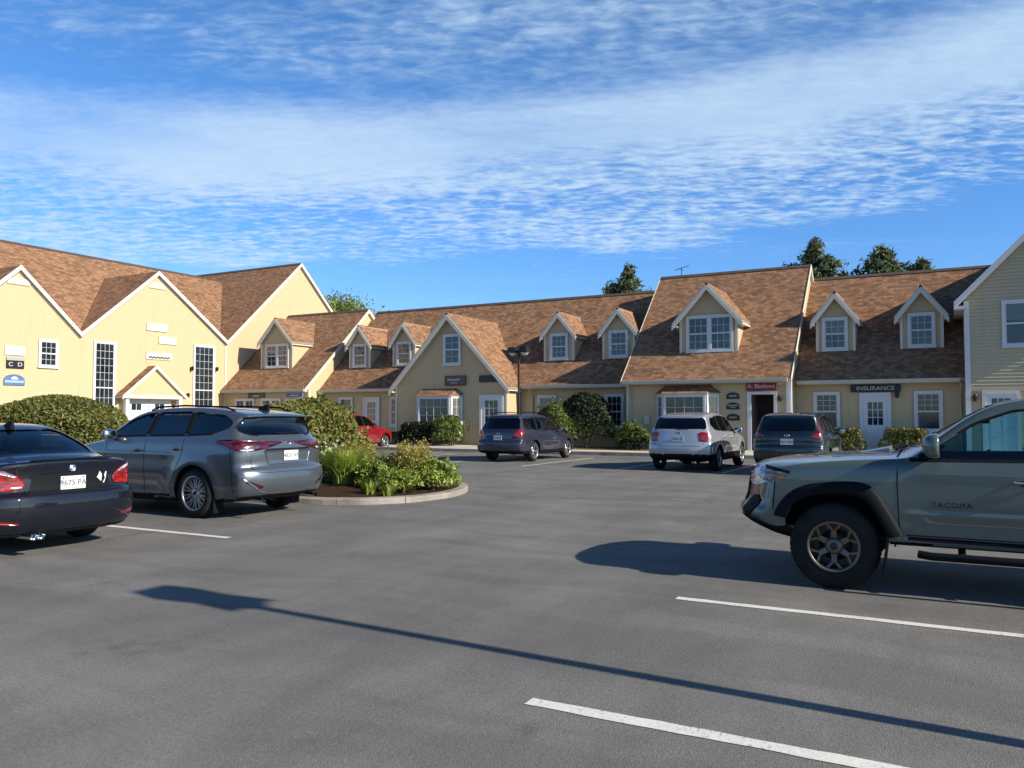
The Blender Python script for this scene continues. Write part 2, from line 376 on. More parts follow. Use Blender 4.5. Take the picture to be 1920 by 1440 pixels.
# ---------------------------------------------------------------- buildings
class Fr:                                  # a wall plane: s along, n outwards, z up
    def __init__(s, O, S, N_): s.O = Vector(O); s.S = Vector(S); s.N = Vector(N_)
    def p(s, a, n, z): return s.O + s.S * a + s.N * n + Vector((0, 0, z))
FRONT = lambda y: Fr((0, y, 0), (1, 0, 0), (0, -1, 0))
RIGHT = lambda x: Fr((x, 0, 0), (0, 1, 0), (1, 0, 0))
LEFT = lambda x: Fr((x, 0, 0), (0, -1, 0), (-1, 0, 0))
def bx(mb, fr, s0, s1, n0, n1, z0, z1, m=0):
    q = [fr.p(s0, n1, z0), fr.p(s1, n1, z0), fr.p(s1, n0, z0), fr.p(s0, n0, z0), fr.p(s0, n1, z1), fr.p(s1, n1, z1), fr.p(s1, n0, z1), fr.p(s0, n0, z1)]
    mb.hexa(q, m)
def clipz(poly, z, keep_above):
    out = []
    for i in range(len(poly)):
        a, b_ = poly[i], poly[(i + 1) % len(poly)]
        ia = (a[1] >= z) == keep_above or abs(a[1] - z) < 1e-9; ib = (b_[1] >= z) == keep_above or abs(b_[1] - z) < 1e-9
        if ia: out.append(a)
        if ia != ib and abs(b_[1] - a[1]) > 1e-9:
            t = (z - a[1]) / (b_[1] - a[1]); out.append((a[0] + (b_[0] - a[0]) * t, z))
    return out
def clap(mb, fr, poly, n=0.0, dz=.115, m=0, lip=None):
    lip = lip or (.030 if dz > .12 else .011)     # real lapped boards over a convex outline
    z = 0.0; zt = max(p[1] for p in poly); zb = min(p[1] for p in poly)
    z = math.floor(zb / dz) * dz
    while z < zt:
        q = clipz(clipz(poly, max(z, zb), True), min(z + dz, zt), False)
        if len(q) >= 3:
            off = lambda p: n + lip * (1 - (p[1] - z) / dz)
            pts = [fr.p(p[0], off(p), p[1]) for p in q]; mb.face(pts, m)
            lo = [p for p in q if abs(p[1] - max(z, zb)) < 1e-6]
            if len(lo) >= 2:
                a, b_ = min(lo)[0], max(lo)[0]; zz_ = max(z, zb)
                mb.face([fr.p(a, n, zz_), fr.p(b_, n, zz_), fr.p(b_, n + lip, zz_), fr.p(a, n + lip, zz_)], m)
        z += dz
def slab(mb, pts, thick, sdir, m_top=0, m_side=1):
    P = [Vector(p) for p in pts]; nrm = (P[1] - P[0]).cross(P[2] - P[0]).normalized()
    if nrm.z < 0: P.reverse(); nrm = -nrm
    sd_ = Vector(sdir).normalized(); td = nrm.cross(sd_)
    mb.face(P, m_top, uv=[(p.dot(sd_), p.dot(td)) for p in P])
    Q = [p - nrm * thick for p in P]; mb.face(list(reversed(Q)), m_side)
    for i in range(len(P)):
        j = (i + 1) % len(P); zt_ = max(p.z for p in P); mb.face([P[j], P[i], Q[i], Q[j]], m_top if (P[i].z > zt_ - .02 and P[j].z > zt_ - .02) else m_side)
def rake(mb, fr, a, b_, n0, n1, w=.2, m=0):      # board following a sloping edge from (s,z) a to b
    (s0, z0), (s1, z1) = a, b_
    P = [fr.p(s0, n1, z0 - w), fr.p(s1, n1, z1 - w), fr.p(s1, n0, z1 - w), fr.p(s0, n0, z0 - w), fr.p(s0, n1, z0), fr.p(s1, n1, z1), fr.p(s1, n0, z1), fr.p(s0, n0, z0)]
    mb.hexa(P, m)

def window(parent, fr, s0, s1, z0, z1, cols=2, rows=2, n=0.0, cas=.10, mid=.5, lower=None, twin=False, label=None, name='window', sill=True, head=.0):
    f = MB(); d = .05
    bx(f, fr, s0, s0 + cas, n, n + d, z0, z1); bx(f, fr, s1 - cas, s1, n, n + d, z0, z1)
    bx(f, fr, s0 + cas, s1 - cas, n, n + d, z1 - cas - head, z1); bx(f, fr, s0 + cas, s1 - cas, n, n + d, z0, z0 + cas * .8)
    if sill: bx(f, fr, s0 - .03, s1 + .03, n, n + .085, z0 - .045, z0)
    a0, a1, b0, b1 = s0 + cas, s1 - cas, z0 + cas * .8, z1 - cas - head
    lights = [(a0, a1)] if not twin else [(a0, (a0 + a1) / 2 - .06), ((a0 + a1) / 2 + .06, a1)]
    if twin: bx(f, fr, (a0 + a1) / 2 - .06, (a0 + a1) / 2 + .06, n, n + .04, b0, b1)
    pn = MB()
    for l0, l1 in lights:
        st = .045
        bx(f, fr, l0, l0 + st, n, n + .03, b0, b1); bx(f, fr, l1 - st, l1, n, n + .03, b0, b1)
        bx(f, fr, l0 + st, l1 - st, n, n + .03, b1 - st, b1); bx(f, fr, l0 + st, l1 - st, n, n + .03, b0, b0 + st)
        zm = b0 + (b1 - b0) * mid
        secs = [(b0 + st, b1 - st, rows)]
        if mid:
            bx(f, fr, l0 + st, l1 - st, n, n + .034, zm - .03, zm + .03)
            secs = [(b0 + st, zm - .03, lower if lower is not None else rows), (zm + .03, b1 - st, rows)]
        mw = .0075
        for q0, q1, rr in secs:
            if rr <= 0: continue
            for c in range(1, cols):
                x = l0 + st + (l1 - l0 - 2 * st) * c / cols; bx(f, fr, x - mw, x + mw, n + .006, n + .022, q0, q1)
            for r in range(1, rr):
                zq = q0 + (q1 - q0) * r / rr
                for c in range(cols):
                    xa = l0 + st + (l1 - l0 - 2 * st) * c / cols + (mw if c else 0); xb = l0 + st + (l1 - l0 - 2 * st) * (c + 1) / cols - (mw if c < cols - 1 else 0)
                    bx(f, fr, xa, xb, n + .006, n + .022, zq - mw, zq + mw)
        pn.face([fr.p(l0, n + .008, b0), fr.p(l1, n + .008, b0), fr.p(l1, n + .008, b1), fr.p(l0, n + .008, b1)])
    o = obj(name, f, M_white, parent)
    if label: o['label'] = label
    obj('pane', pn, M_pane, o if o.parent and not o.parent.parent else parent)
    return o
def door(parent, fr, s0, s1, z0, z1, glass=(3, 3), gz=(.5, .93), gw=.62, n=0.0, cas=.12, leaf=None, label=None):
    leaf = leaf or M_white
    f = MB()
    bx(f, fr, s0, s0 + cas, n, n + .055, z0, z1); bx(f, fr, s1 - cas, s1, n, n + .055, z0, z1)
    bx(f, fr, s0 + cas, s1 - cas, n, n + .06, z1 - cas, z1)
    a0, a1, b0, b1 = s0 + cas, s1 - cas, z0 + .03, z1 - cas
    w = a1 - a0; h = b1 - b0
    gx0, gx1 = a0 + w * (1 - gw) / 2, a1 - w * (1 - gw) / 2; g0, g1 = b0 + h * gz[0], b0 + h * gz[1]
    bx(f, fr, a0, gx0, n, n + .03, b0, b1); bx(f, fr, gx1, a1, n, n + .03, b0, b1)
    bx(f, fr, gx0, gx1, n, n + .03, b0, g0); bx(f, fr, gx0, gx1, n, n + .03, g1, b1)
    if gz[0] > .3:
        for q in (0, 1):                      # raised lower panels
            xa = a0 + w * (.14 + .40 * q); bx(f, fr, xa, xa + w * .32, n + .03, n + .038, b0 + h * .07, g0 - h * .06)
    for c in range(1, glass[0]):
        x = gx0 + (gx1 - gx0) * c / glass[0]; bx(f, fr, x - .014, x + .014, n + .006, n + .026, g0, g1)
    for r in range(1, glass[1]):
        zq = g0 + (g1 - g0) * r / glass[1]
        for c in range(glass[0]):
            xa = gx0 + (gx1 - gx0) * c / glass[0] + (.014 if c else 0); xb = gx0 + (gx1 - gx0) * (c + 1) / glass[0] - (.014 if c < glass[0] - 1 else 0)
            bx(f, fr, xa, xb, n + .006, n + .026, zq - .014, zq + .014)
    o = obj('door', f, leaf, parent)
    if label: o['label'] = label
    pn = MB(); pn.face([fr.p(gx0, n + .008, g0), fr.p(gx1, n + .008, g0), fr.p(gx1, n + .008, g1), fr.p(gx0, n + .008, g1)])
    obj('pane', pn, M_pane, o)
    k = MB(); k.lathe([(0, -.03), (.03, -.02), (.034, 0), (.02, .02), (.012, .05)], tuple(fr.p(a1 - .08, n + .075, z0 + .98)), 'y' if abs(fr.N.y) > .5 else 'x', 10)
    obj('handle', k, M_brass, o)
    return o
def dormer(parent, fr, s0, s1, nf, zb, ze, za, z0, n0, k, oh=.22, side=.16, win=None, wall=None, name='dormer', rk=.17, **wkw):
    """gabled dormer: front at n=nf, roof plane behind rises from z0 at n0 with slope k (n negative going in)"""
    wall = wall or M_yel
    nat = lambda z: n0 - (z - z0) / k
    sm = (s0 + s1) / 2; slope = (za - ze) / ((s1 - s0) / 2)
    w = MB(); clap(w, fr, [(s0, zb), (s1, zb), (s1, ze), (sm, za), (s0, ze)], n=nf)
    zbb = max(zb, z0)
    for s_, sg in ((s0, -1), (s1, 1)):            # cheeks, lapped boards too
        f2 = Fr(fr.p(s_, 0, 0), fr.N * -1 if sg > 0 else fr.N, fr.S * sg)
        q = [(-nf, zb - .3), (-nat(zb - .3) , zb - .3), (-nat(ze + .2), ze + .2), (-nf, ze + .2)]
        q = [(-nf, zb), (-nat(ze) - .02, zb), (-nat(ze) - .02, ze), (-nf, ze)]
        if sg < 0: q = [(-a, z) for a, z in q]
        clap(w, f2, q, n=0)
    o = obj(name, w, wall, parent)
    rf = MB(); t = .13
    for sg in (-1, 1):
        se = sm + sg * ((s1 - s0) / 2 + side); zE = ze - slope * side
        P = [fr.p(se, nf + oh, zE), fr.p(sm, nf + oh, za), fr.p(sm, nat(za) - .05, za), fr.p(se, nat(zE) - .05, zE)]
        off = Vector((0, 0, t)); slab(rf, [p + off for p in P], t * .92, fr.N)
    ro = obj('roof', rf, [M_roof, M_trim], o)
    tr = MB()
    for sg in (-1, 1):
        a = (sm + sg * ((s1 - s0) / 2 + side), ze - slope * side + .03); b_ = (sm, za + .03)
        rake(tr, fr, a, b_, nf + oh, nf + oh + .025, rk + .06)
        rake(tr, fr, (sm + sg * (s1 - s0) / 2, ze - .02), (sm, za - .02), nf + .02, nf + .045, .13)
        e0, e1 = sorted((sm + sg * (s1 - s0) / 2, sm + sg * ((s1 - s0) / 2 - .11)))
        bx(tr, fr, e0, e1, nf, nf + .04, zb, ze - .02)
        ea, eb = sorted((sm + sg * ((s1 - s0) / 2 + .018), sm + sg * ((s1 - s0) / 2 + side)))
        bx(tr, fr, ea, eb, nat(ze) + .1, nf + oh - .003, ze - slope * side - .06, ze - slope * side + .0)   # soffit return
    obj('trim', tr, M_trim, o)
    if win:
        a, b_, c, d = win[:4]; kw = dict(win[4]) if len(win) > 4 else {}
        window(o, fr, a, b_, c, d, n=nf + .024, name='window_frame', **kw)
    return o
def gutter(parent, fr, s0, s1, n, z, h=.15):
    mb = MB(); bx(mb, fr, s0, s1, n, n + .12, z - h, z - .02); bx(mb, fr, s0, s1, n + .12, n + .135, z - .05, z)
    bx(mb, fr, s0, s1, n - .25, n, z - h - .02, z - h + .01)
    return obj('gutter', mb, M_gut, parent)
def downpipe(parent, fr, s, n, z1, jog=.3):
    mb = MB(); mb.tube([fr.p(s, n + jog, z1), fr.p(s, n + jog, z1 - .12), fr.p(s, n + .06, z1 - .45), fr.p(s, n + .06, .15)], .045, 8)
    return obj('downpipe', mb, M_gut, parent)
def lantern(parent, fr, s, z, n=.02):
    mb = MB(); bx(mb, fr, s - .05, s + .05, n, n + .03, z - .1, z + .1)
    c = fr.p(s, n + .14, z); mb.lathe([(.0, .16), (.09, .08), (.085, .06), (.06, -.1), (.03, -.13), (0, -.13)], tuple(c), 'z', 8)
    mb.tube([fr.p(s, n + .02, z + .06), fr.p(s, n + .13, z + .15)], .012, 5)
    return obj('wall_lantern', mb, M_black, parent)
def ridge_cap(parent, a, b_):
    a, b_ = Vector(a), Vector(b_); d = (b_ - a).normalized(); sd_ = d.cross(Vector((0, 0, 1))); mb = MB()
    for sg in (-1, 1):
        P = [a + Vector((0, 0, .04)), b_ + Vector((0, 0, .04)), b_ + sd_ * sg * .16 + Vector((0, 0, -.10)), a + sd_ * sg * .16 + Vector((0, 0, -.10))]
        slab(mb, P, .03, d, 0, 0)
    return obj('ridge_cap', mb, M_ridge, parent)
def mainroof(parent, x0, x1, ye, ze, yr, zr, back=True, t=.16):
    mb = MB(); k = (zr - ze) / (yr - ye)
    slab(mb, [(x0, ye, ze), (x1, ye, ze), (x1, yr, zr), (x0, yr, zr)], t, (1, 0, 0))
    if back: slab(mb, [(x1, 2 * yr - ye, ze), (x0, 2 * yr - ye, ze), (x0, yr, zr), (x1, yr, zr)], t, (-1, 0, 0))
    o = obj('roof', mb, [M_roof, M_trim], parent); ridge_cap(parent, (x0, yr, zr), (x1, yr, zr)); return o

# --- gabled wing on the left, facing +x
GZ0, GXR, GZR = 5.72, -45.0, 11.06
wing = root('gabled_wing_building', (-38.6, 28, 0), 'tall sunlit yellow building with three pointed gables at the left', 'building')
F = RIGHT(-38.6); KW = (GZR - GZ0) / (-38.6 - GXR)
w = MB()
clap(w, F, [(14.0, 0), (19.2, 0), (19.2, 5.7), (14.0, 5.7)])
clap(w, F, [(19.2, 0), (25.4, 0), (25.4, 5.66), (22.3, 8.55), (19.2, 5.66)])
clap(w, F, [(25.4, 0), (34.75, 0), (34.75, 5.98), (29.85, 9.45), (25.4, 5.66)])
clap(w, F, [(34.75, 0), (47.25, 0), (47.25, 6.0), (41.0, 11.75), (34.75, 6.0)])
w.face([(-38.6, 14, 0), (-52, 14, 0), (-52, 14, 5.7), (-38.6, 14, 5.7)]); w.face([(-38.6, 14, 5.7), (-52, 14, 5.7), (-45.0, 14, 11)]);
w.face([(-38.6, 47.25, 0), (-55, 47.25, 0), (-55, 47.25, 6), (-38.6, 47.25, 6)])
obj('wall', w, M_yel, wing)
rf = MB()
# long roof of the wing (ridge along y) split where the tall cross gable begins
nat = lambda z: -38.6 - (z - GZ0) / KW
slab(rf, [(-38.4, 12.0, GZ0 - .17), (-38.4, 19.0, GZ0 - .17), (GXR, 19.0, GZR), (GXR, 12.0, GZR)], .14, (0, 1, 0))
slab(rf, [(-38.75, 19.0, GZ0 + .12), (-38.75, 35.0, GZ0 + .12), (GXR, 40.15, GZR), (GXR, 19.0, GZR)], .14, (0, 1, 0))
slab(rf, [(-52, 12, GZ0), (-52, 45, GZ0), (GXR, 41, GZR), (GXR, 12, GZR)], .14, (0, 1, 0))
def cross(y0, ym, y1, ze0, ze1, za, back):
    for yy, ze in ((y0, ze0), (y1, ze1)):
        sg = -1 if yy < ym else 1; sl = (za - ze) / abs(ym - yy)
        slab(rf, [(-38.42, yy, ze + .12), (-38.42, ym, za + .12), (nat(za) if not back else back, ym, za + .12), (nat(ze) - .1 if not back else back, yy, ze + .12)], .13, (1, 0, 0))
cross(19.2, 22.3, 25.4, 5.66, 5.66, 8.55, None)
cross(25.4, 29.85, 34.75, 5.66, 5.98, 9.45, None)
cross(34.75, 41.0, 47.25, 6.0, 6.0, 11.75, -56)
obj('roof', rf, [M_roof, M_trim], wing)
ridge_cap(wing, (GXR, 12, GZR), (GXR, 40.2, GZR)); ridge_cap(wing, (-38.45, 41.0, 11.87), (-56, 41.0, 11.87))
tr = MB()
for a, b_ in (((19.2, 5.79), (22.3, 8.69)), ((25.4, 5.79), (22.3, 8.69)), ((25.4, 5.79), (29.85, 9.59)), ((34.75, 6.11), (29.85, 9.59)), ((34.75, 6.13), (41.0, 11.89)), ((47.25, 6.13), (41.0, 11.89))):
    rake(tr, F, a, b_, .185, .21, .24); rake(tr, F, (a[0], a[1] - .2), (b_[0], b_[1] - .2), .02, .05, .12)
bx(tr, F, 34.68, 34.82, .0, .05, 0, 5.8)
obj('rake_board', tr, M_trim, wing)
for yy, zz_ in ((22.3, 7.75), (29.85, 8.6)):
    v = MB(); pts = [(yy + .55 * math.cos(t), zz_ + .36 * math.sin(t)) for t in [math.pi * i / 12 for i in range(13)]]
    v.face([F.p(a, .055, z) for a, z in pts]);
    for i in range(len(pts)):
        a, b_ = pts[i], pts[(i + 1) % len(pts)]; v.face([F.p(a[0], .0, a[1]), F.p(b_[0], .0, b_[1]), F.p(b_[0], .055, b_[1]), F.p(a[0], .055, a[1])])
    for i in range(4): bx(v, F, yy - .48 + i * .09, yy + .48 - i * .09, .055, .075, zz_ + .03 + i * .08, zz_ + .06 + i * .08)
    obj('gable_vent', v, M_trim, wing)
window(wing, F, 23.31, 24.3, 3.93, 5.29, cols=3, rows=2, n=.024)
window(wing, F, 26.15, 27.42, .9, 5.45, cols=4, rows=6, lower=4, mid=.47, n=.024, label='tall white framed window left of the porch')
window(wing, F, 32.36, 33.92, .9, 5.74, cols=4, rows=6, lower=4, mid=.45, n=.024, label='tall white framed window right of the porch')
# entrance porch
porch = root('entrance_porch', (-38.05, 29.4, 0), 'small gabled entrance porch with white posts on the yellow wing', 'porch')
Fp = RIGHT(-38.05); w = MB()
clap(w, Fp, [(27.6, 2.7), (31.2, 2.7), (31.2, 2.76), (29.4, 4.2), (27.6, 2.76)])
clap(w, LEFT(0) if 0 else Fr((0, 27.66, 0), (1, 0, 0), (0, -1, 0)), [(-38.58, 0), (-38.1, 0), (-38.1, 2.76), (-38.58, 2.76)])
obj('wall', w, M_yel, porch)
rf = MB()
for y0, y1 in ((27.35, 29.4), (31.45, 29.4)): slab(rf, [(-37.88, y0, 2.6), (-37.88, y1, 4.3), (-38.59, y1, 4.3), (-38.59, y0, 2.6)], .12, (1, 0, 0))
obj('roof', rf, [M_roof, M_trim], porch)
tr = MB(); rake(tr, Fp, (27.35, 2.63), (29.4, 4.33), .17, .195, .2); rake(tr, Fp, (31.45, 2.63), (29.4, 4.33), .17, .195, .2); bx(tr, Fp, 27.6, 31.2, .0, .06, 2.5, 2.7)
obj('trim', tr, M_trim, porch)
for yy in (27.64, 30.96):
    m_ = MB(); bx(m_, Fp, yy, yy + .2, -.14, .06, .12, 2.44); bx(m_, Fp, yy - .03, yy + .23, -.17, .09, .12, .34); obj('post', m_, M_white, porch)
for a in (27.95, 29.4): door(wing, Fr((-38.55, 0, 0), (0, 1, 0), (1, 0, 0)), a, a + 1.42, .13, 2.5, glass=(2, 1), gz=(.78, .93), gw=.5)
lantern(wing, F, 31.95, 2.75); lantern(wing, F, 32.2, 4.3, .04); lantern(wing, F, 34.0, 4.36)

# --- link block between the wing and the long row
YM = 36.0; K = .95
link = root('link_block_building', (-35.3, 35, 0), 'low yellow block with one twin window dormer beside the tall gable', 'building')
w = MB(); Ff = FRONT(34.75)
clap(w, Ff, [(-38.55, 0), (-32, 0), (-32, 3.1), (-38.55, 3.1)])
clap(w, RIGHT(-32.0), [(34.75, 0), (45.3, 0), (45.3, 3.25), (40, 8.02), (34.75, 3.25)])
obj('wall', w, M_yel, link)
mainroof(link, -38.57, -31.85, 34.35, 3.08, 40, 8.2)
gutter(link, Ff, -38.3, -31.85, .4, 3.1)
tr = MB(); Fr_ = RIGHT(-32.0)
rake(tr, Fr_, (34.35, 3.12), (40, 8.24), .15, .175, .24); rake(tr, Fr_, (45.65, 3.12), (40, 8.24), .15, .175, .24); bx(tr, Fr_, 34.76, 34.9, .018, .045, 0, 3.1)
obj('rake_board', tr, M_trim, link)
dormer(link, FRONT(0), -36.75, -34.2, -35.85, 4.40, 6.0, 7.33, 3.08, -34.35, .906, win=(-36.36, -34.5, 4.46, 5.88, dict(twin=True, cols=2, rows=2)))
window(link, Ff, -37.7, -36.1, 1.0, 2.6, twin=True, cols=2, rows=2, n=.024); window(link, Ff, -35.6, -34.0, 1.0, 2.6, twin=True, cols=2, rows=2, n=.024)
door(link, Ff, -33.6, -32.5, .12, 2.55, n=.024)

# --- long row with the big front gable
row = root('long_row_building', (-22, 36, 0), 'long yellow row with brown roof, four dormers and a big front gable', 'building')
Ff = FRONT(YM); w = MB()
clap(w, Ff, [(-31.98, 0), (-12.95, 0), (-12.95, 3.1), (-31.98, 3.1)])
obj('wall', w, M_yel, row)
mainroof(row, -31.98, -12.95, 35.62, 3.04, 41, 8.15)
gutter(row, Ff, -31.9, -25.9, .42, 3.07); gutter(row, Ff, -18.7, -13.1, .42, 3.07)
KR = (8.15 - 3.04) / (41 - 35.62)
for i, (a, b_) in enumerate(((-31.66, -30.06), (-28.44, -26.86), (-18.68, -16.95), (-15.4, -13.68))):
    c = (a + b_) / 2
    a, b_, c = a * .9755, b_ * .9755, c * .9755
    dormer(row, FRONT(0), a, b_, -37.0, 4.34, 5.72, 6.72, 3.04, -35.62, KR, win=(c - .5, c + .5, 4.42, 5.74, dict(cols=3, rows=2)))
G0, G1 = -25.75, -19.05
o = dormer(row, FRONT(0), G0, G1, -34.6, 0.0, 3.12, 6.68, 3.04, -35.62, KR, oh=.3, side=.25, name='front_gable', win=(-22.75, -21.7, 4.15, 5.73, dict(cols=2, rows=2)), rk=.2)
Fg = FRONT(34.6)
door(o, Fg, -20.6, -19.25, .13, 2.62, glass=(3, 4), gz=(.28, .93), n=.02, gw=.66)
def bay(parent, fr, s0, s1, z0, z1, n=.0, dp=.5, ang=.42, cols=2, rw=None):
    """projecting window: two slanted sides and a wide middle, with its own little roof"""
    b0, b1 = s0 + ang, s1 - ang
    P = [fr.p(s0, n, 0), fr.p(b0, n + dp, 0), fr.p(b1, n + dp, 0), fr.p(s1, n, 0)]
    w = MB(); Z = Vector((0, 0, 1))
    for i in range(3):
        w.face([P[i] + Z * (z0 - .5), P[i + 1] + Z * (z0 - .5), P[i + 1] + Z * z1, P[i] + Z * z1])
    w.face([p + Z * (z0 - .5) for p in reversed(P)])
    o = obj('bay_window', w, M_trim, parent)
    for i in range(3):
        S_ = (P[i + 1] - P[i]).normalized(); N_ = S_.cross(Z); L_ = (P[i + 1] - P[i]).length
        f2 = Fr(P[i], S_, N_)
        if i == 1: window(o if o.parent.parent is None else parent, f2, .02, L_ - .02, z0, z1, cols=cols * 2, rows=3, mid=0, n=.003, cas=.07, name='window_frame', sill=False)
        else: window(o if o.parent.parent is None else parent, f2, .02, L_ - .02, z0, z1, cols=cols, rows=3, mid=0, n=.003, cas=.06, name='window_frame', sill=False)
    rf = MB(); e = .12
    E = [fr.p(s0 - e, n - .0, z1), fr.p(b0 - e * .4, n + dp + e, z1), fr.p(b1 + e * .4, n + dp + e, z1), fr.p(s1 + e, n - .0, z1)]
    T = [fr.p(s0 + .35, n, z1 + .36), fr.p(s1 - .35, n, z1 + .36)]
    for tri in ([E[0], E[1], T[0]], [E[1], E[2], T[1], T[0]], [E[2], E[3], T[1]]):
        slab(rf, [p + Vector((0, 0, .05)) for p in tri], .05, fr.S)
    obj('bay_roof', rf, [M_roof, M_trim], o)
bay(row, Fg, -24.39, -21.6, 1.1, 2.55, n=.02)
window(row, Ff, -30.78, -29.75, 1.0, 2.64, n=.024); window(row, Ff, -27.16, -26.6, 1.0, 2.62, cols=2, rows=2, n=.024)
door(row, Ff, -29.0, -27.85, .13, 2.62, n=.024)
window(row, Ff, -18.07, -17.05, 1.0, 2.6, n=.024, cols=3); window(row, Ff, -14.5, -13.55, .95, 2.62, n=.024, cols=3, rows=2)
downpipe(row, Ff, -18.35, 0.0, 2.95); downpipe(row, Ff, -13.1, 0.0, 2.95)

# --- taller middle block
blk = root('tall_roofed_block_building', (-9.4, 35, 0), 'block with the tallest brown roof, a wide dormer and a recessed doorway', 'building')
YC = 34.75; Fc = FRONT(YC); w = MB(); X0, X1 = -12.95, -5.85
D0, D1, DZ = -7.42, -6.5, 2.47
clap(w, Fc, [(X0, 0), (D0, 0), (D0, 3.15), (X0, 3.15)]); clap(w, Fc, [(D0, DZ), (D1, DZ), (D1, 3.15), (D0, 3.15)]); clap(w, Fc, [(D1, 0), (X1, 0), (X1, 3.15), (D1, 3.15)])
for fr2, sg in ((RIGHT(X1), 1), (LEFT(X0), -1)):
    clap(w, fr2, [(sg * a, z) if sg > 0 else (-a, z) for a, z in ((34.75, 0), (46, 0), (46, 3.2), (40.2, 8.5), (34.75, 3.3))])
obj('wall', w, M_yel, blk)
rc = MB(); d = 1.3
rc.face([(D0, YC, .13), (D0, YC + d, .13), (D0, YC + d, DZ), (D0, YC, DZ)], 0); rc.face([(D1, YC, .13), (D1, YC + d, .13), (D1, YC + d, DZ), (D1, YC, DZ)], 0)
rc.face([(D0, YC + d, .13), (D1, YC + d, .13), (D1, YC + d, DZ), (D0, YC + d, DZ)], 1); rc.face([(D0, YC, DZ), (D1, YC, DZ), (D1, YC + d, DZ), (D0, YC + d, DZ)], 0)
obj('recessed_entry', rc, [mat('taupe_paint', (.22, .19, .16), .7), M_dark], blk)
cs = MB(); bx(cs, Fc, D0 - .16, D0, .018, .07, .1, DZ); bx(cs, Fc, D1, D1 + .12, .018, .07, .1, DZ); bx(cs, Fc, D0 - .16, D1 + .12, .018, .075, DZ, DZ + .12)
bx(cs, Fc, X1 - .14, X1 - .0, .018, .06, 0, 3.0); bx(cs, RIGHT(X1), 34.74, 34.92, .018, .05, 0, 3.2)
obj('door_casing', cs, M_white, blk)
mainroof(blk, X0 - .12, X1 + .1, 34.33, 3.1, 40.2, 8.7)
KC = (8.7 - 3.1) / (40.2 - 34.33)
gutter(blk, Fc, X0, X1 - .02, .42, 3.13)
tr = MB(); Fr_ = RIGHT(X1)
rake(tr, Fr_, (34.33, 3.14), (40.2, 8.74), .1, .125, .24); rake(tr, Fr_, (46.07, 3.14), (40.2, 8.74), .1, .125, .24)
obj('rake_board', tr, M_trim, blk); tr = MB()
Fl_ = LEFT(X0); rake(tr, Fl_, (-34.33, 3.14), (-40.2, 8.74), .12, .145, .22); bx(tr, Fc, X0, X0 + .13, .018, .05, 0, 3.0)
obj('rake_board', tr, M_trim, blk)
dormer(blk, FRONT(0), -10.77, -8.17, -35.74, 4.38, 5.92, 7.36, 3.1, -34.33, KC, oh=.3, side=.28, win=(-10.46, -8.38, 4.43, 6.06, dict(twin=True, cols=3, rows=2)))
bay(blk, Fc, -11.5, -8.78, .95, 2.5, n=.02)
lantern(blk, Fc, -6.24, 2.3, .03)
av = MB(); av.tube([(-12.0, 40.2, 8.7), (-12.0, 40.2, 9.15)], .02, 5); av.tube([(-12.35, 40.2, 9.0), (-11.6, 40.2, 9.2)], .015, 5); av.tube([(-12.2, 40.1, 9.12), (-11.9, 40.3, 8.98)], .012, 5)
obj('roof_antenna', av, M_black, blk)
downpipe(blk, Fc, -12.75, 0.0, 3.0, .3)

mt = MB(); bx(mt, Fc, -12.1, -11.85, .03, .14, 1.2, 1.6); mt.lathe([(0, .1), (.09, .09), (.1, 0)], tuple(Fc.p(-11.975, .14, 1.45)), 'y', 16); obj('electric_meter', mt, M_gut, blk)
# --- insurance office
ins = root('insurance_office_building', (-2.7, 36, 0), 'yellow office with two dormers and a nine pane white door', 'building')
w = MB(); clap(w, Ff, [(-5.83, 0), (.45, 0), (.45, 3.1), (-5.83, 3.1)])
obj('wall', w, M_yel, ins)
mainroof(ins, -5.83, 2.5, 35.62, 3.04, 41, 8.15)
gutter(ins, Ff, -5.7, .3, .42, 3.04)
dormer(ins, FRONT(0), -5.121, -3.541, -37.0, 4.33, 5.763999999999999, 6.769, 3.04, -35.62, KR, oh=.28, side=.2, win=(-4.868, -3.834, 4.38, 5.793, dict(cols=3, rows=2)))
dormer(ins, FRONT(0), -1.844, -0.244, -37.0, 4.33, 5.763999999999999, 6.789, 3.04, -35.62, KR, oh=.28, side=.2, win=(-1.561, -0.537, 4.38, 5.793, dict(cols=3, rows=2)))
window(ins, Ff, -5.12, -4.08, .95, 2.58, n=.024, cols=3, rows=3, lower=0); window(ins, Ff, -1.34, -.32, .95, 2.57, n=.024, cols=3, rows=3, lower=0)
door(ins, Ff, -3.34, -2.16, .12, 2.52, n=.024, glass=(3, 3), gz=(.47, .88), gw=.6)
lantern(ins, Ff, -1.94, 2.42); downpipe(ins, Ff, .3, 0.0, 2.9)
st = MB(); bx(st, Ff, -3.5, -2.0, .0, .5, .1, .2); obj('door_step', st, M_conc, ins)

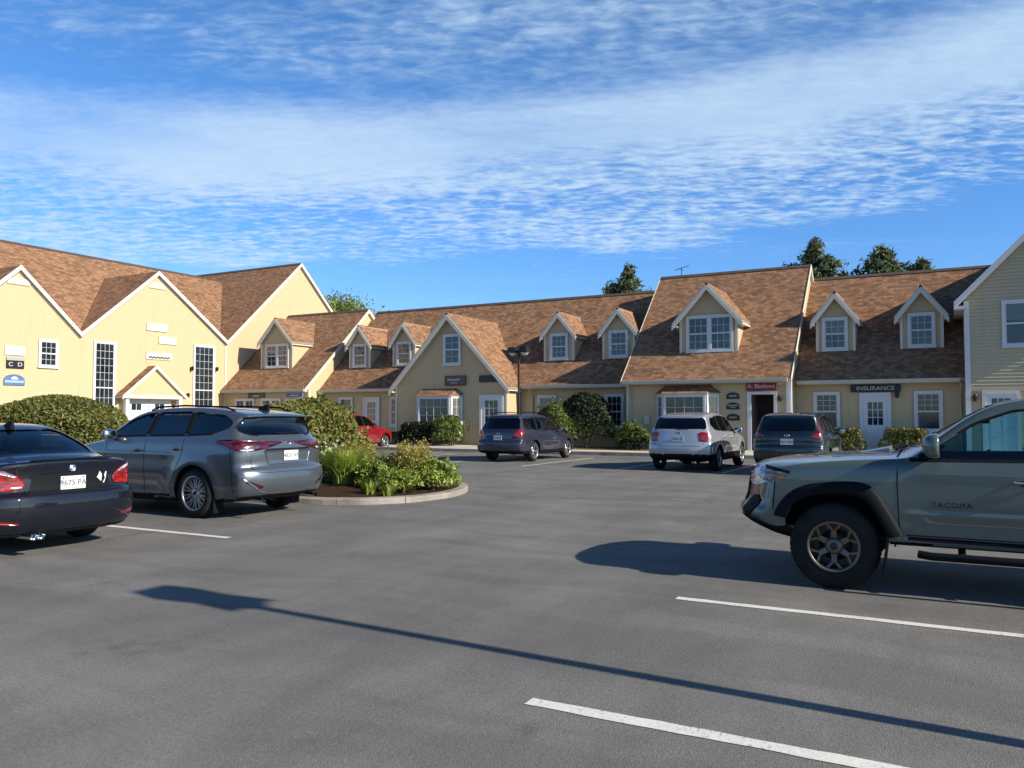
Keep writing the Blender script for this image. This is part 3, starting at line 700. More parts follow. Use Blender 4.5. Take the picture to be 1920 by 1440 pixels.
# --- two storey tan building on the right
tan = root('tan_gabled_building', (3.2, 35, 0), 'two storey tan clapboard building with steep gable at the right edge', 'building')
Ft = FRONT(35.0); w = MB()
clap(w, Ft, [(.47, 2.62), (5.95, 2.62), (5.95, 6.05), (3.2, 8.85), (.47, 6.05)], dz=.13)
clap(w, LEFT(.47), [(-48, 0), (-35, 0), (-35, 6.0), (-48, 6.0)], dz=.13); clap(w, RIGHT(5.95), [(35, 0), (48, 0), (48, 6), (35, 6)], dz=.13)
obj('wall', w, M_tan, tan)
w = MB(); clap(w, Ft, [(.47, 0), (5.95, 0), (5.95, 2.5), (.47, 2.5)], dz=.13); bx(w, Ft, .47, 5.95, 0, .05, 2.5, 2.62); obj('lower_wall', w, M_yel, tan)
rf = MB(); sl = 1.035
for x0, x1 in ((.12, 3.2), (6.28, 3.2)): slab(rf, [(x0, 34.65, 5.82), (x1, 34.65, 9.0), (x1, 48.4, 9.0), (x0, 48.4, 5.82)], .15, (0, 1, 0))
obj('roof', rf, [M_roof, M_trim], tan); ridge_cap(tan, (3.2, 34.65, 9.0), (3.2, 48.4, 9.0))
tr = MB(); rake(tr, Ft, (.12, 5.86), (3.2, 9.04), .35, .375, .26); rake(tr, Ft, (6.28, 5.86), (3.2, 9.04), .35, .375, .26)
bx(tr, Ft, .45, .63, .02, .06, 0, 5.9); bx(tr, Ft, 5.8, 5.97, .02, .06, 0, 5.9); bx(tr, Ft, .12, .5, .03, .35, 5.6, 5.7)
bx(tr, Ft, .12, .45, -12, .35, 5.58, 5.6)
obj('trim', tr, M_white, tan)
window(tan, Ft, 1.67, 2.95, 4.13, 5.85, n=.024, cols=1, rows=1); window(tan, Ft, 3.6, 4.9, 4.13, 5.85, n=.024, cols=1, rows=1)
door(tan, Ft, .98, 2.2, .12, 2.5, n=.024, glass=(3, 1), gz=(.82, .93), gw=.62, leaf=M_white)
window(tan, Ft, 3.3, 5.3, 1.0, 2.4, n=.024, twin=True)
lantern(tan, Ft, .75, 2.25, .03)

# ---------------------------------------------------------------- signs
M_navy = mat('navy_sign_board', (.012, .016, .03), .4); M_red = mat('red_sign_board', (.30, .010, .022), .4, var=.1)
M_green = mat('dark_green_board', (.02, .045, .03), .5, var=.2); M_pink = mat('pale_lettering', (.82, .70, .72), .5)
M_brown = mat('brown_sign_board', (.13, .095, .09), .55, var=.2); M_blue = mat('blue_sign_board', (.10, .19, .42), .5, var=.15)
M_lett = mat('white_lettering', (.75, .76, .76), .5); M_grey = mat('grey_green_lettering', (.42, .46, .40), .5)
M_off = mat('off_white_board', (.80, .78, .70), .5, var=.05); M_lit = mat('lavender_lettering', (.55, .55, .68), .5)
def wmat(fr, s, n, z):
    return Matrix((( *fr.S, 0), (0, 0, 1, 0), (*fr.N, 0), (0, 0, 0, 1))).transposed() @ Matrix.Identity(4) if 0 else Matrix.Translation(fr.p(s, n, z)) @ Matrix((fr.S.to_3d(), Vector((0, 0, 1)), fr.N.to_3d())).transposed().to_4x4()
def sign(label, fr, s0, s1, z0, z1, m, border=None, texts=(), n=.03, name='sign', shape=None, extra=None, group=None):
    c = fr.p((s0 + s1) / 2, n, z0)
    r = root(name, tuple(c), label, 'sign', group)
    b = MB()
    if shape == 'arch':
        pts = [(s0, z0), (s1, z0), (s1, z0 + (z1 - z0) * .45)]
        pts += [((s0 + s1) / 2 + (s1 - s0) / 2 * math.cos(t), z0 + (z1 - z0) * (.45 + .55 * math.sin(t))) for t in [math.pi * i / 14 for i in range(1, 14)]] + [(s0, z0 + (z1 - z0) * .45)]
    else: pts = [(s0, z0), (s1, z0), (s1, z1), (s0, z1)]
    b.face([fr.p(a, n + .03, z) for a, z in pts])
    for i in range(len(pts)):
        p, q = pts[i], pts[(i + 1) % len(pts)]; b.face([fr.p(p[0], n - .012, p[1]), fr.p(q[0], n - .012, q[1]), fr.p(q[0], n + .03, q[1]), fr.p(p[0], n + .03, p[1])])
    obj('board', b, m, r)
    if border and shape != 'arch':
        e = MB(); t = .025
        bx(e, fr, s0, s1, n + .031, n + .04, z0, z0 + t); bx(e, fr, s0, s1, n + .031, n + .04, z1 - t, z1); bx(e, fr, s0, s0 + t, n + .031, n + .04, z0 + t, z1 - t); bx(e, fr, s1 - t, s1, n + .031, n + .04, z0 + t, z1 - t)
        obj('border', e, border, r)
    for (tx, fs, fz, size, tm, sx_) in texts:
        if tx[0] == '~':                      # script too blurred to read: soft strokes
            n_ = int(tx[1:]); b2 = MB(); cs_, cz_ = s0 + (s1 - s0) * fs, z0 + (z1 - z0) * fz; wd = min((s1 - s0) * .82, n_ * size * .72 * sx_); rr = random.Random(n_ * 7 + int(size * 100))
            b2.grid([[fr.p(cs_ - wd / 2 + wd * t / 40, n + .034, cz_ + size * (.10 * math.sin(t * 1.7) - .30 * q + .10 * math.sin(t * .9 + n_)) + (.0 if q else size * .22 * abs(math.sin(t * .8)))) for t in range(41)] for q in (0, 1)], smooth=False)
            obj('lettering', b2, tm, r); continue
        lettering('lettering', tx, size, wmat(fr, s0 + (s1 - s0) * fs, n + .034, z0 + (z1 - z0) * fz), tm, r, sx=sx_)
    if extra: extra(r, fr, s0, s1, z0, z1, n)
    return r
sign('long navy sign reading INSURANCE above the white door', Ff, -3.66, -1.8, 2.54, 2.84, M_navy, None, [('INSURANCE', .5, .5, .225, M_lett, 1.16)], n=.09)
sign('red sign with white script above the dark doorway', Fc, -7.6, -6.38, 2.63, 3.0, M_red, M_red, [('A. Bladows', .5, .48, .235, M_pink, 1.05)], n=.10)
sign('green plaque, topmost of three left of the doorway', Fc, -8.45, -7.91, 2.29, 2.57, M_green, None, [('~3', .5, .5, .12, M_grey, 1.2)], shape='arch')
sign('dark blue plaque, middle of three left of the doorway', Fc, -8.45, -7.91, 1.85, 2.14, M_navy, None, [('~7', .5, .6, .085, M_lit, 1), ('~5', .5, .3, .06, M_lit, 1)], shape='arch')
sign('black plaque, lowest of three left of the doorway', Fc, -8.45, -7.91, 1.38, 1.66, mat('black_board', (.015, .014, .012), .5), None, [('~4', .5, .5, .1, mat('tan_lettering', (.4, .36, .28), .6), 1.1)], shape='arch')
sign('brown framed sign above the bay window on the front gable', Fg, -22.62, -21.38, 3.1, 3.6, M_brown, M_ridge, [('~6', .42, .62, .17, M_lit, 1), ('~5', .42, .3, .12, M_grey, 1)], n=.05)
sign('dark green sign above the glazed door on the front gable', Fg, -20.6, -19.5, 3.24, 3.58, M_green, M_navy, [('~6', .5, .5, .14, M_green, 1)], n=.05)
sign('blue and white sign under the eave of the low link block', FRONT(34.75), -33.6, -32.3, 2.62, 2.9, M_blue, M_off, [('~6', .5, .5, .14, M_lett, 1)], n=.05)
sign('dark red sign under the eave behind the grey car', FRONT(34.75), -36.6, -35.3, 2.62, 2.9, M_brown, None, [('~5', .5, .5, .14, M_lett, 1)], n=.05)
sign('white script sign, topmost of three by the small window', F, 21.73, 22.67, 4.42, 4.83, M_off, None, [('~4', .5, .5, .32, mat('cream_lettering', (.62, .64, .58), .5), 1.1)], n=.03)
sign('black sign with two grey shapes, between white and blue signs', F, 21.81, 22.63, 3.80, 4.32, M_black, None, [('C', .24, .35, .26, M_lett, 1.2), ('D', .76, .35, .26, M_lett, 1.2)], n=.03,
     extra=lambda r, fr, s0, s1, z0, z1, n: obj('header', (lambda b: (bx(b, fr, s0, s1, n + .031, n + .038, z1 - .15, z1), b)[1])(MB()), M_grey, r))
def _sun(r, fr, s0, s1, z0, z1, n):
    b = MB(); c = (s0 + s1) / 2; b.face([fr.p(c + .17 * math.cos(t), n + .035, z0 + .27 + .14 * math.sin(t)) for t in [math.pi * i / 10 for i in range(11)]])
    obj('white_dome', b, M_lett, r)
    b = MB(); bx(b, fr, s0 + .05, s1 - .05, n + .031, n + .037, z0 + .12, z0 + .22); obj('pale_band', b, mat('pale_blue', (.40, .52, .66), .5), r)
sign('blue arched sign with white dome, lowest of three by the small window', F, 21.71, 22.68, 3.01, 3.52, M_blue, None, [], n=.03, shape='arch', extra=_sun)
sign('white framed sign, highest on the middle gable', F, 29.22, 30.53, 6.25, 6.66, M_off, M_trim, [('~6', .5, .5, .2, mat('faint_lettering', (.60, .60, .55), .5), 1)], n=.03)
sign('white sign with pale lavender band on the middle gable', F, 30.02, 31.18, 5.58, 6.0, M_off, M_trim, [('~4', .5, .5, .2, M_lit, 1.2)], n=.03)
def _cap(r, fr, s0, s1, z0, z1, n):
    b = MB(); bx(b, fr, s0, s1, n + .031, n + .05, z1 - .11, z1); obj('white_cap', b, M_white, r)
sign('white topped long sign with dark lettering over the porch', F, 29.22, 30.9, 4.68, 5.06, M_trim, None, [('~11', .5, .34, .22, mat('olive_lettering', (.10, .09, .06), .6), 1.05)], n=.03, extra=_cap)

# ---------------------------------------------------------------- street lamps
M_pole = mat('dark_bronze_metal', (.035, .026, .018), .45, metal=.4)
def lamp(loc, label):
    r = root('street_lamp', loc, label, 'street lamp', 'twin headed lamps of the car park')
    H = 4.34
    b = MB(); b.lathe([(0, .62), (.20, .60), (.22, .56), (.22, 0)], (0, 0, 0), 'z', 20); obj('base', b, M_conc, r, False)
    b = MB(); b.tube([(0, 0, .6), (0, 0, H)], [.062, .05], 12); b.box(-.13, .13, -.13, .13, .60, .63); obj('pole', b, M_pole, r, False)
    for sg in (-1, 1):
        b = MB(); b.tube([(0, 0, H - .12), (sg * .10, 0, H - .06), (sg * .14, 0, H - .02)], .03, 8)
        x0 = sg * .18
        prof = [(.0, .0), (.5, 0)]
        P = [(sg * .08, -.20, H - .12), (sg * .48, -.24, H - .12), (sg * .48, .24, H - .12), (sg * .08, .20, H - .12), (sg * .12, -.15, H + .12), (sg * .43, -.18, H + .13), (sg * .43, .18, H + .13), (sg * .12, .15, H + .12)]
        if sg < 0: P = [P[i] for i in (1, 0, 3, 2, 5, 4, 7, 6)]
        b.hexa(P); h = obj('lamp_head', b, M_pole, r, False)
        b = MB(); b.lathe([(0, -.13), (.12, -.09), (.18, 0)], (sg * .29, 0, H - .125), 'z', 16); obj('diffuser', b, mat('frosted_lens', (.75, .74, .70), .3), h, False)
    return r
lamp((-16.6, 31.2, .11), 'dark lamp post with two heads behind the dark wagon')
lamp((2.34, 4.53, 0), 'lamp post just outside the right edge that casts the long shadow')

# ================================================================ vehicles
def chaikin(P, it=2, closed=True, keep=()):
    P = [np.array(p, float) for p in P]
    for _ in range(it):
        Q = []
        n = len(P)
        for i in range(n if closed else n - 1):
            a, b_ = P[i], P[(i + 1) % n]; Q += [a * .75 + b_ * .25, a * .25 + b_ * .75]
        P = Q
    return np.array(P)
def sdf2(X, Z, P):
    """signed distance to a closed polygon, negative inside"""
    out = np.empty(X.shape); Xf, Zf, o = X.ravel(), Z.ravel(), out.reshape(-1)
    A = P; B = np.roll(P, -1, 0); E_ = B - A; L2 = (E_ ** 2).sum(1) + 1e-12
    CH = 40000
    for s in range(0, len(Xf), CH):
        x = Xf[s:s + CH, None]; z = Zf[s:s + CH, None]
        wx = x - A[:, 0]; wz = z - A[:, 1]
        t = np.clip((wx * E_[:, 0] + wz * E_[:, 1]) / L2, 0, 1)
        d2 = ((wx - t * E_[:, 0]) ** 2 + (wz - t * E_[:, 1]) ** 2).min(1)
        c1 = (A[:, 1] <= z) & (B[:, 1] > z); c2 = (A[:, 1] > z) & (B[:, 1] <= z)
        cr = E_[:, 0] * wz - E_[:, 1] * wx
        wn = (c1 & (cr > 0)).sum(1) - (c2 & (cr < 0)).sum(1)
        o[s:s + CH] = np.where(wn != 0, -1, 1) * np.sqrt(d2)
    return out
def sstep(a, b_, x):
    t = np.clip((x - a) / (b_ - a), 0, 1); return t * t * (3 - 2 * t)
def smax(a, b_, k):
    h = np.maximum(k - np.abs(a - b_), 0) / k; return np.maximum(a, b_) + h * h * k * .25
def smooth_interp(x, xp, fp):            # linear interpolation with softened kinks
    e = .025; return (np.interp(x - e, xp, fp) + 2 * np.interp(x, xp, fp) + np.interp(x + e, xp, fp)) / 4

def rnd(P, r=.055, n=4):
    P = [np.array(p, float) for p in P]; out = []
    for i, p in enumerate(P):
        a, b_ = P[i - 1], P[(i + 1) % len(P)]; la, lb = np.linalg.norm(a - p), np.linalg.norm(b_ - p)
        p0 = p + (a - p) * min(r, la * .42) / la; p1 = p + (b_ - p) * min(r, lb * .42) / lb
        out += [p0 * (1 - t) ** 2 + p * 2 * t * (1 - t) + p1 * t * t for t in np.linspace(0, 1, n)]
    return np.array(out)
def ringpatch(name, bvh, P, w, basis, off, m, parent):
    O, A, B, D = [Vector(v) for v in basis]; D = D.normalized(); n = len(P); area = sum(P[i][0] * P[(i + 1) % n][1] - P[(i + 1) % n][0] * P[i][1] for i in range(n)); sg = 1 if area > 0 else -1
    mb = MB(); rows = []
    for i in range(n):
        t = P[(i + 1) % n] - P[i - 1]; t = t / (np.linalg.norm(t) + 1e-9); nn = np.array([t[1], -t[0]]) * sg; row = []
        for k, dd in ((-.003, -.006), (0, off), (w * .9, off), (w, 0)):
            q = P[i] + nn * k; h = bvh.ray_cast(O + A * q[0] + B * q[1] - D * 6, D)
            if h[0] is None: row = None; break
            row.append(h[0] - D * dd)
        if row: rows.append(row)
    if len(rows) < 5: return
    rows.append(rows[0]); mb.grid(rows); return obj(name, mb, m, parent, False)
def mid_(x, S): return sstep(S['wheels'][0] + .45, S['wheels'][0] + .8, x) * (1 - sstep(S['wheels'][1] - .8, S['wheels'][1] - .45, x))
class Body:
    def __init__(s, S):
        s.S = S; s.P = chaikin(S['sil'], 2); s.L = S['L']
        s.x0, s.x1 = s.P[:, 0].min() - .06, s.P[:, 0].max() + .06; s.z0, s.z1 = s.P[:, 1].min() - .06, s.P[:, 1].max() + .06
        xs = np.arange(s.x0 - .6, s.x1 + .6, .012); zs = np.arange(s.z0 - .1, s.z1 + .2, .012)
        s.tx, s.tz = xs, zs; s.T = sdf2(*np.meshgrid(xs, zs, indexing='ij'), s.P)
    def lut(s, x, z):
        fx = np.clip((x - s.tx[0]) / .012, 0, len(s.tx) - 2.001); fz = np.clip((z - s.tz[0]) / .012, 0, len(s.tz) - 2.001)
        i = fx.astype(int); j = fz.astype(int); a = fx - i; b_ = fz - j; T = s.T
        return (T[i, j] * (1 - a) + T[i + 1, j] * a) * (1 - b_) + (T[i, j + 1] * (1 - a) + T[i + 1, j + 1] * a) * b_
    def half(s, x, z):
        S = s.S; w = smooth_interp(z, *S['wz'])
        low = 1 - sstep(S['belt'] - .12, S['belt'] + .02, z)
        for wx in S['wheels']:
            r = np.sqrt((x - wx) ** 2 + (z - S['wr']) ** 2); w = w + S.get('flare', .02) * np.exp(-((r - S['wr'] - .10) / .11) ** 2) * low
        for cz, ca in S.get('crease', []): w = w + ca * mid_(x, S) * (np.clip((z - cz + .10) / .10, 0, 1) * (z <= cz) + np.clip(1 - (z - cz) / .03, 0, 1) * (z > cz))
        # gentle body-side sculpting: hollow doors, shoulder line
        mid = sstep(S['wheels'][0] + .5, S['wheels'][0] + .9, x) * (1 - sstep(S['wheels'][1] - .9, S['wheels'][1] - .5, x))
        w = w - S.get('hollow', .018) * mid * np.exp(-((z - S.get('hz', .52)) / .13) ** 2)
        w = w * (1 - S.get('tf', .05) * (1 - sstep(0, 1.2, x))) * (1 - S.get('tr', .04) * sstep(s.L - 1.3, s.L, x))
        return w
    def F(s, x, y, z, exact=False):
        S = s.S; w0 = S['W'] / 2; u = np.minimum(np.abs(y) / w0, 1.15); xc = s.L * .5
        wf = 1 - sstep(.35, xc, x); wr_ = sstep(xc, s.L - .35, x)
        xp = x - S.get('cf', .32) * u ** 3 * wf + S.get('cr', .20) * u ** 3.4 * wr_
        zp = z + S.get('crown', .055) * u ** 2.4 * sstep(.55, .95, z)
        d = sdf2(xp, zp, s.P) if exact else s.lut(xp, zp)
        return smax(d, np.abs(y) - s.half(x, z), S.get('k', .07))
    def build(s, h):
        nx = int((s.x1 - s.x0) / h) + 2; W_ = s.S['W'] / 2 + .08; ny = int(2 * W_ / h) + 2; nz = int((s.z1 - s.z0) / h) + 2
        xs = s.x0 + h * np.arange(nx); ys = -h * (ny - 1) / 2 + h * np.arange(ny); zs = s.z0 + h * np.arange(nz)
        G = s.F(*np.meshgrid(xs, ys, zs, indexing='ij'))
        ins_ = G < 0
        c = np.zeros((nx - 1, ny - 1, nz - 1), int)
        cs = [(i, j, k) for i in (0, 1) for j in (0, 1) for k in (0, 1)]
        for i, j, k in cs: c += ins_[i:nx - 1 + i, j:ny - 1 + j, k:nz - 1 + k]
        act = (c > 0) & (c < 8); idx = -np.ones(act.shape, int); n = int(act.sum()); idx[act] = np.arange(n)
        I, J, K = np.nonzero(act); V = np.zeros((n, 3)); cnt = np.zeros(n)
        for a in cs:
            for ax in range(3):
                if a[ax]: continue
                b_ = list(a); b_[ax] = 1
                ga = G[I + a[0], J + a[1], K + a[2]]; gb = G[I + b_[0], J + b_[1], K + b_[2]]
                m = (ga < 0) != (gb < 0); t = np.where(m, ga / np.where(m, ga - gb, 1), 0)
                p = np.stack([I + a[0], J + a[1], K + a[2]], 1).astype(float); p[:, ax] += t
                V[m] += p[m]; cnt[m] += 1
        V /= cnt[:, None]; V = V * h + np.array([xs[0], ys[0], zs[0]])
        for it in range(2):
            e = .004; ex = it == 1; f = s.F(*V.T, exact=ex); g_ = np.empty_like(V)
            for ax in range(3):
                q = V.copy(); q[:, ax] += e; g_[:, ax] = (s.F(*q.T, exact=ex) - f) / e
            V -= np.clip(f / ((g_ ** 2).sum(1) + .05), -.6 * h, .6 * h)[:, None] * g_
        faces = []
        for ax in range(3):
            sl = [slice(None)] * 3; sh = [slice(None)] * 3; sl[ax] = slice(0, -1); sh[ax] = slice(1, None)
            A = ins_[tuple(sl)]; B = ins_[tuple(sh)]; E_ = np.argwhere(A != B)
            o1, o2 = [(1, 2), (2, 0), (0, 1)][ax]
            ok = (E_[:, o1] > 0) & (E_[:, o2] > 0) & (E_[:, o1] < G.shape[o1] - 1) & (E_[:, o2] < G.shape[o2] - 1); E_ = E_[ok]
            def cell(d1, d2):
                q = E_.copy(); q[:, o1] += d1; q[:, o2] += d2; return idx[q[:, 0], q[:, 1], q[:, 2]]
            Q = np.stack([cell(-1, -1), cell(0, -1), cell(0, 0), cell(-1, 0)], 1)
            flip = ~A[E_[:, 0], E_[:, 1], E_[:, 2]]; Q[flip] = Q[flip][:, ::-1]; faces.append(Q)
        return V, np.concatenate(faces)

def mesh_from(name, V, Fc, mats=()):
    me = bpy.data.meshes.new(name); me.vertices.add(len(V)); me.vertices.foreach_set('co', np.asarray(V, float).ravel())
    k = Fc.shape[1]; me.loops.add(len(Fc) * k); me.loops.foreach_set('vertex_index', Fc.ravel())
    me.polygons.add(len(Fc)); me.polygons.foreach_set('loop_start', np.arange(0, len(Fc) * k, k)); me.polygons.foreach_set('loop_total', np.full(len(Fc), k))
    for m in mats: me.materials.append(m)
    me.update(calc_edges=True); me.validate(); return me
def prism_bm(outline, lo, hi, basis):
    """solid from a 2D outline; basis = (origin, a, b, dir); lo/hi along dir"""
    O, A, B, D = [Vector(v) for v in basis]; bm = bmesh.new(); n = len(outline)
    v0 = [bm.verts.new(O + A * p[0] + B * p[1] + D * lo) for p in outline]; v1 = [bm.verts.new(O + A * p[0] + B * p[1] + D * hi) for p in outline]
    bm.faces.new(v0); bm.faces.new(list(reversed(v1)))
    for i in range(n): bm.faces.new((v0[(i + 1) % n], v0[i], v1[i], v1[(i + 1) % n]))
    bmesh.ops.recalc_face_normals(bm, faces=bm.faces); bmesh.ops.triangulate(bm, faces=bm.faces)
    return bm
def cut(o, bms):
    for bm in bms:
        me = bpy.data.meshes.new('c'); bm.to_mesh(me); bm.free()
        c = bpy.data.objects.new('c', me); sc.collection.objects.link(c)
        md = o.modifiers.new('b', 'BOOLEAN'); md.operation = 'DIFFERENCE'; md.object = c; md.solver = CUTSOLVER
        bpy.context.view_layer.update()
        dg = bpy.context.evaluated_depsgraph_get(); new = bpy.data.meshes.new_from_object(o.evaluated_get(dg))
        o.modifiers.clear()
        if len(new.polygons) > 100: o.data = new
        else: print('CUT FAILED', o.name, len(new.polygons))
        bpy.data.objects.remove(c)
CUTSOLVER = 'MANIFOLD'

def pts_in(poly, P):
    x, y = P[:, 0:1], P[:, 1:2]; A = poly; B = np.roll(poly, -1, 0)
    c = ((A[:, 1] > y) != (B[:, 1] > y)) & (x < (B[:, 0] - A[:, 0]) * (y - A[:, 1]) / (B[:, 1] - A[:, 1] + 1e-15) + A[:, 0])
    return c.sum(1) % 2 == 1
def patch(name, bvh, outline, basis, off, m, parent, step=.05, skirt=.012, smooth_outline=0, closed=True, two=False):
    """lay a flat outline onto the body along a direction: glass, lamps, trim, seams"""
    O, A, B, D = [Vector(v) for v in basis]; D = D.normalized()
    P = chaikin(outline, smooth_outline) if smooth_outline else np.array(outline, float)
    Q = []
    for i in range(len(P)):                     # densify the edge
        a, b_ = P[i], P[(i + 1) % len(P)]; k = max(1, int(np.linalg.norm(b_ - a) / step))
        Q += [a + (b_ - a) * j / k for j in range(k)]
    Q = np.array(Q); lo, hi = Q.min(0), Q.max(0)
    gx, gy = np.meshgrid(np.arange(lo[0] + step / 2, hi[0], step), np.arange(lo[1] + step / 2, hi[1], step)); I_ = np.stack([gx.ravel(), gy.ravel()], 1)
    if len(I_):
        I_ = I_[pts_in(Q, I_)]
        if len(I_):
            d = np.sqrt(((I_[:, None] - Q[None]) ** 2).sum(2)).min(1); I_ = I_[d > step * .45]
    allp = [Vector(q) for q in Q] + [Vector(q) for q in I_]
    n = len(Q); r = geometry.delaunay_2d_cdt(allp, [(i, (i + 1) % n) for i in range(n)], [list(range(n))], 1, 1e-6)
    V2, F2 = r[0], r[2]
    V = []; bad = set(); NN = []
    for i, v in enumerate(V2):
        hit = bvh.ray_cast(O + A * v[0] + B * v[1] - D * 6, D)
        if hit[0] is None: bad.add(i); V.append(Vector()); NN.append(Vector()); continue
        nn = hit[1] if hit[1].dot(D) < 0 else -hit[1]
        NN.append(nn); V.append(hit[0])
    # even out normals a little
    bm = bmesh.new(); vs = [bm.verts.new(V[i] + NN[i] * off) for i in range(len(V))]
    for f in F2:
        if any(i in bad for i in f): continue
        try: bm.faces.new([vs[i] for i in f])
        except ValueError: pass
    bm.verts.ensure_lookup_table()
    bmesh.ops.recalc_face_normals(bm, faces=bm.faces)
    fs = list(bm.faces)
    if fs and sum((f.normal.dot(D) * f.calc_area() for f in fs)) > 0: bmesh.ops.reverse_faces(bm, faces=fs)
    for f in fs: f.smooth = True
    if skirt:
        be = [e for e in bm.edges if len(e.link_faces) == 1]
        nm = {}
        for e in be:
            for v in e.verts:
                if v not in nm: nm[v] = bm.verts.new(v.co - v.normal * skirt if v.normal.length > .1 else v.co + D * skirt)
        for e in be:
            a, b_ = e.verts
            try: bm.faces.new((a, b_, nm[b_], nm[a]))
            except ValueError: pass
    for v in [v for v in bm.verts if not v.link_faces]: bm.verts.remove(v)
    me = bpy.data.meshes.new(name); bm.to_mesh(me); bm.free(); me.materials.append(m)
    o = bpy.data.objects.new(name, me); sc.collection.objects.link(o); o.parent = parent; return o
def strip(pts, w):                            # ribbon outline round a polyline
    P = [np.array(p, float) for p in pts]; L_, R_ = [], []
    for i, p in enumerate(P):
        d = P[min(i + 1, len(P) - 1)] - P[max(i - 1, 0)]; d /= np.linalg.norm(d) + 1e-9; n_ = np.array([-d[1], d[0]]) * w / 2
        L_.append(p + n_); R_.append(p - n_)
    return L_ + R_[::-1]
SIDE = lambda sg: ((0, 0, 0), (1, 0, 0), (0, 0, 1), (0, -sg, 0))       # sg -1: left side (y<0)
REAR = ((0, 0, 0), (0, 1, 0), (0, 0, 1), (-1, 0, 0)); NOSE = ((0, 0, 0), (0, 1, 0), (0, 0, 1), (1, 0, 0)); TOP = ((0, 0, 0), (1, 0, 0), (0, 1, 0), (0, 0, -1))
def CORNER(sg, L, ang=45):                  # looks at a rear corner, u runs forward-to-rear/outward
    a = R(ang); d = Vector((-math.cos(a), -sg * math.sin(a), 0)); u = Vector((math.sin(a), -sg * math.cos(a), 0))
    return ((L, sg * .9, 0), u, (0, 0, 1), d)

def carpaint(name, col, metal=.6, rough=.32, spec=.5):
    def f(N, b):
        b.inputs['Specular IOR Level'].default_value = spec
        b.inputs['Coat Weight'].default_value = 1; b.inputs['Coat Roughness'].default_value = .02
        tc = N.n('ShaderNodeTexCoord').outputs['Object']
        d = N.noise(tc, 1.6, 5, .6)
        c = N.mix(N.m('MULTIPLY', d, .28), col, tuple(min(1, x * .80 + (.006 if max(col) > .05 else 0)) for x in col))
        sep = N.n('ShaderNodeSeparateXYZ', {0: tc}).outputs[2]
        dirt = N.m('MULTIPLY', N.ramp(sep, [(.22, 1.0), (.75, 0.0)]), N.noise(tc, 6, 5, .7))
        c = N.mix(N.m('MULTIPLY', dirt, .45 if max(col) > .05 else .03), c, (.12, .11, .10))
        N.t.links.new(c, b.inputs['Base Color'])
        N.t.links.new(N.m('ADD', rough, N.m('MULTIPLY', dirt, .3)), b.inputs['Roughness'])
    return mat(name, col, rough, metal, build=f)
def _autoglass(col, tr):
    def f(N, b):
        out = N.t.nodes['Material Output']
        g_ = N.n('ShaderNodeBsdfGlossy', {'Color': (.9, .95, 1, 1), 'Roughness': .015}); t = N.n('ShaderNodeBsdfTransparent', {'Color': (*[c * tr for c in col], 1)})
        fr = N.n('ShaderNodeFresnel', {'IOR': 1.52}).outputs[0]
        mx = N.n('ShaderNodeMixShader', {0: N.m('ADD', fr, .03), 1: t.outputs[0], 2: g_.outputs[0]}); N.t.links.new(mx.outputs[0], out.inputs[0])
    return f
G_clear = mat('green_tinted_car_glass', (.5, .6, .6), .02, build=_autoglass((.50, .80, .86), .92))
G_dark = mat('privacy_car_glass', (.03, .03, .03), .02, build=_autoglass((.75, .85, 1.0), .10))
G_mid = mat('grey_car_glass', (.1, .1, .1), .02, build=_autoglass((.75, .88, .95), .42))
M_plast = mat('black_trim_plastic', (.007, .009, .012), .65, spec=.12, var=.15, vscale=8)
M_rub = mat('tyre_rubber', (.022, .021, .020), .82, spec=.2, var=.35, vscale=9)
M_seam = mat('panel_gap', (.006, .006, .006), .8)
M_chrome = mat('chrome', (.75, .76, .78), .12, metal=1)
M_alloy = mat('silver_alloy', (.62, .63, .65), .28, metal=.85); M_bronze = mat('bronze_alloy', (.23, .185, .14), .42, metal=.7)
M_hub = mat('dark_hub', (.03, .03, .032), .5, metal=.3)
def _lens(c1, c2):
    def f(N, b):
        tc = N.n('ShaderNodeTexCoord').outputs['Object']
        w = N.n('ShaderNodeTexVoronoi', {'Vector': N.vm('MULTIPLY', tc, (9, 9, 22)), 'Scale': 1.0}).outputs['Distance']
        N.t.links.new(N.ramp(w, [(.1, c1), (.65, c2)]), b.inputs['Base Color']); b.inputs['Coat Weight'].default_value = 1
        bump(N, b, w, .01, .5)
    return f
M_tail = mat('red_lamp_lens', (.5, .01, .01), .2, build=_lens((.50, .014, .014), (.20, .003, .004)))
M_taild = mat('dark_red_lamp_lens', (.2, .004, .01), .2, build=_lens((.17, .004, .008), (.03, .002, .003)))
M_clearl = mat('clear_lamp_lens', (.7, .74, .8), .1, build=_lens((.85, .88, .95), (.22, .26, .34)))
M_amber = mat('amber_lens', (.55, .20, .03), .25, build=_lens((.55, .28, .10), (.28, .13, .05)))
M_plate = mat('licence_plate', (.72, .74, .70), .4, var=.06, vscale=20); M_ink = mat('plate_ink', (.05, .07, .12), .5)
M_cloth = mat('dark_seat_cloth', (.03, .03, .033), .85)
M_disc = mat('brake_disc', (.12, .12, .12), .4, metal=.8)

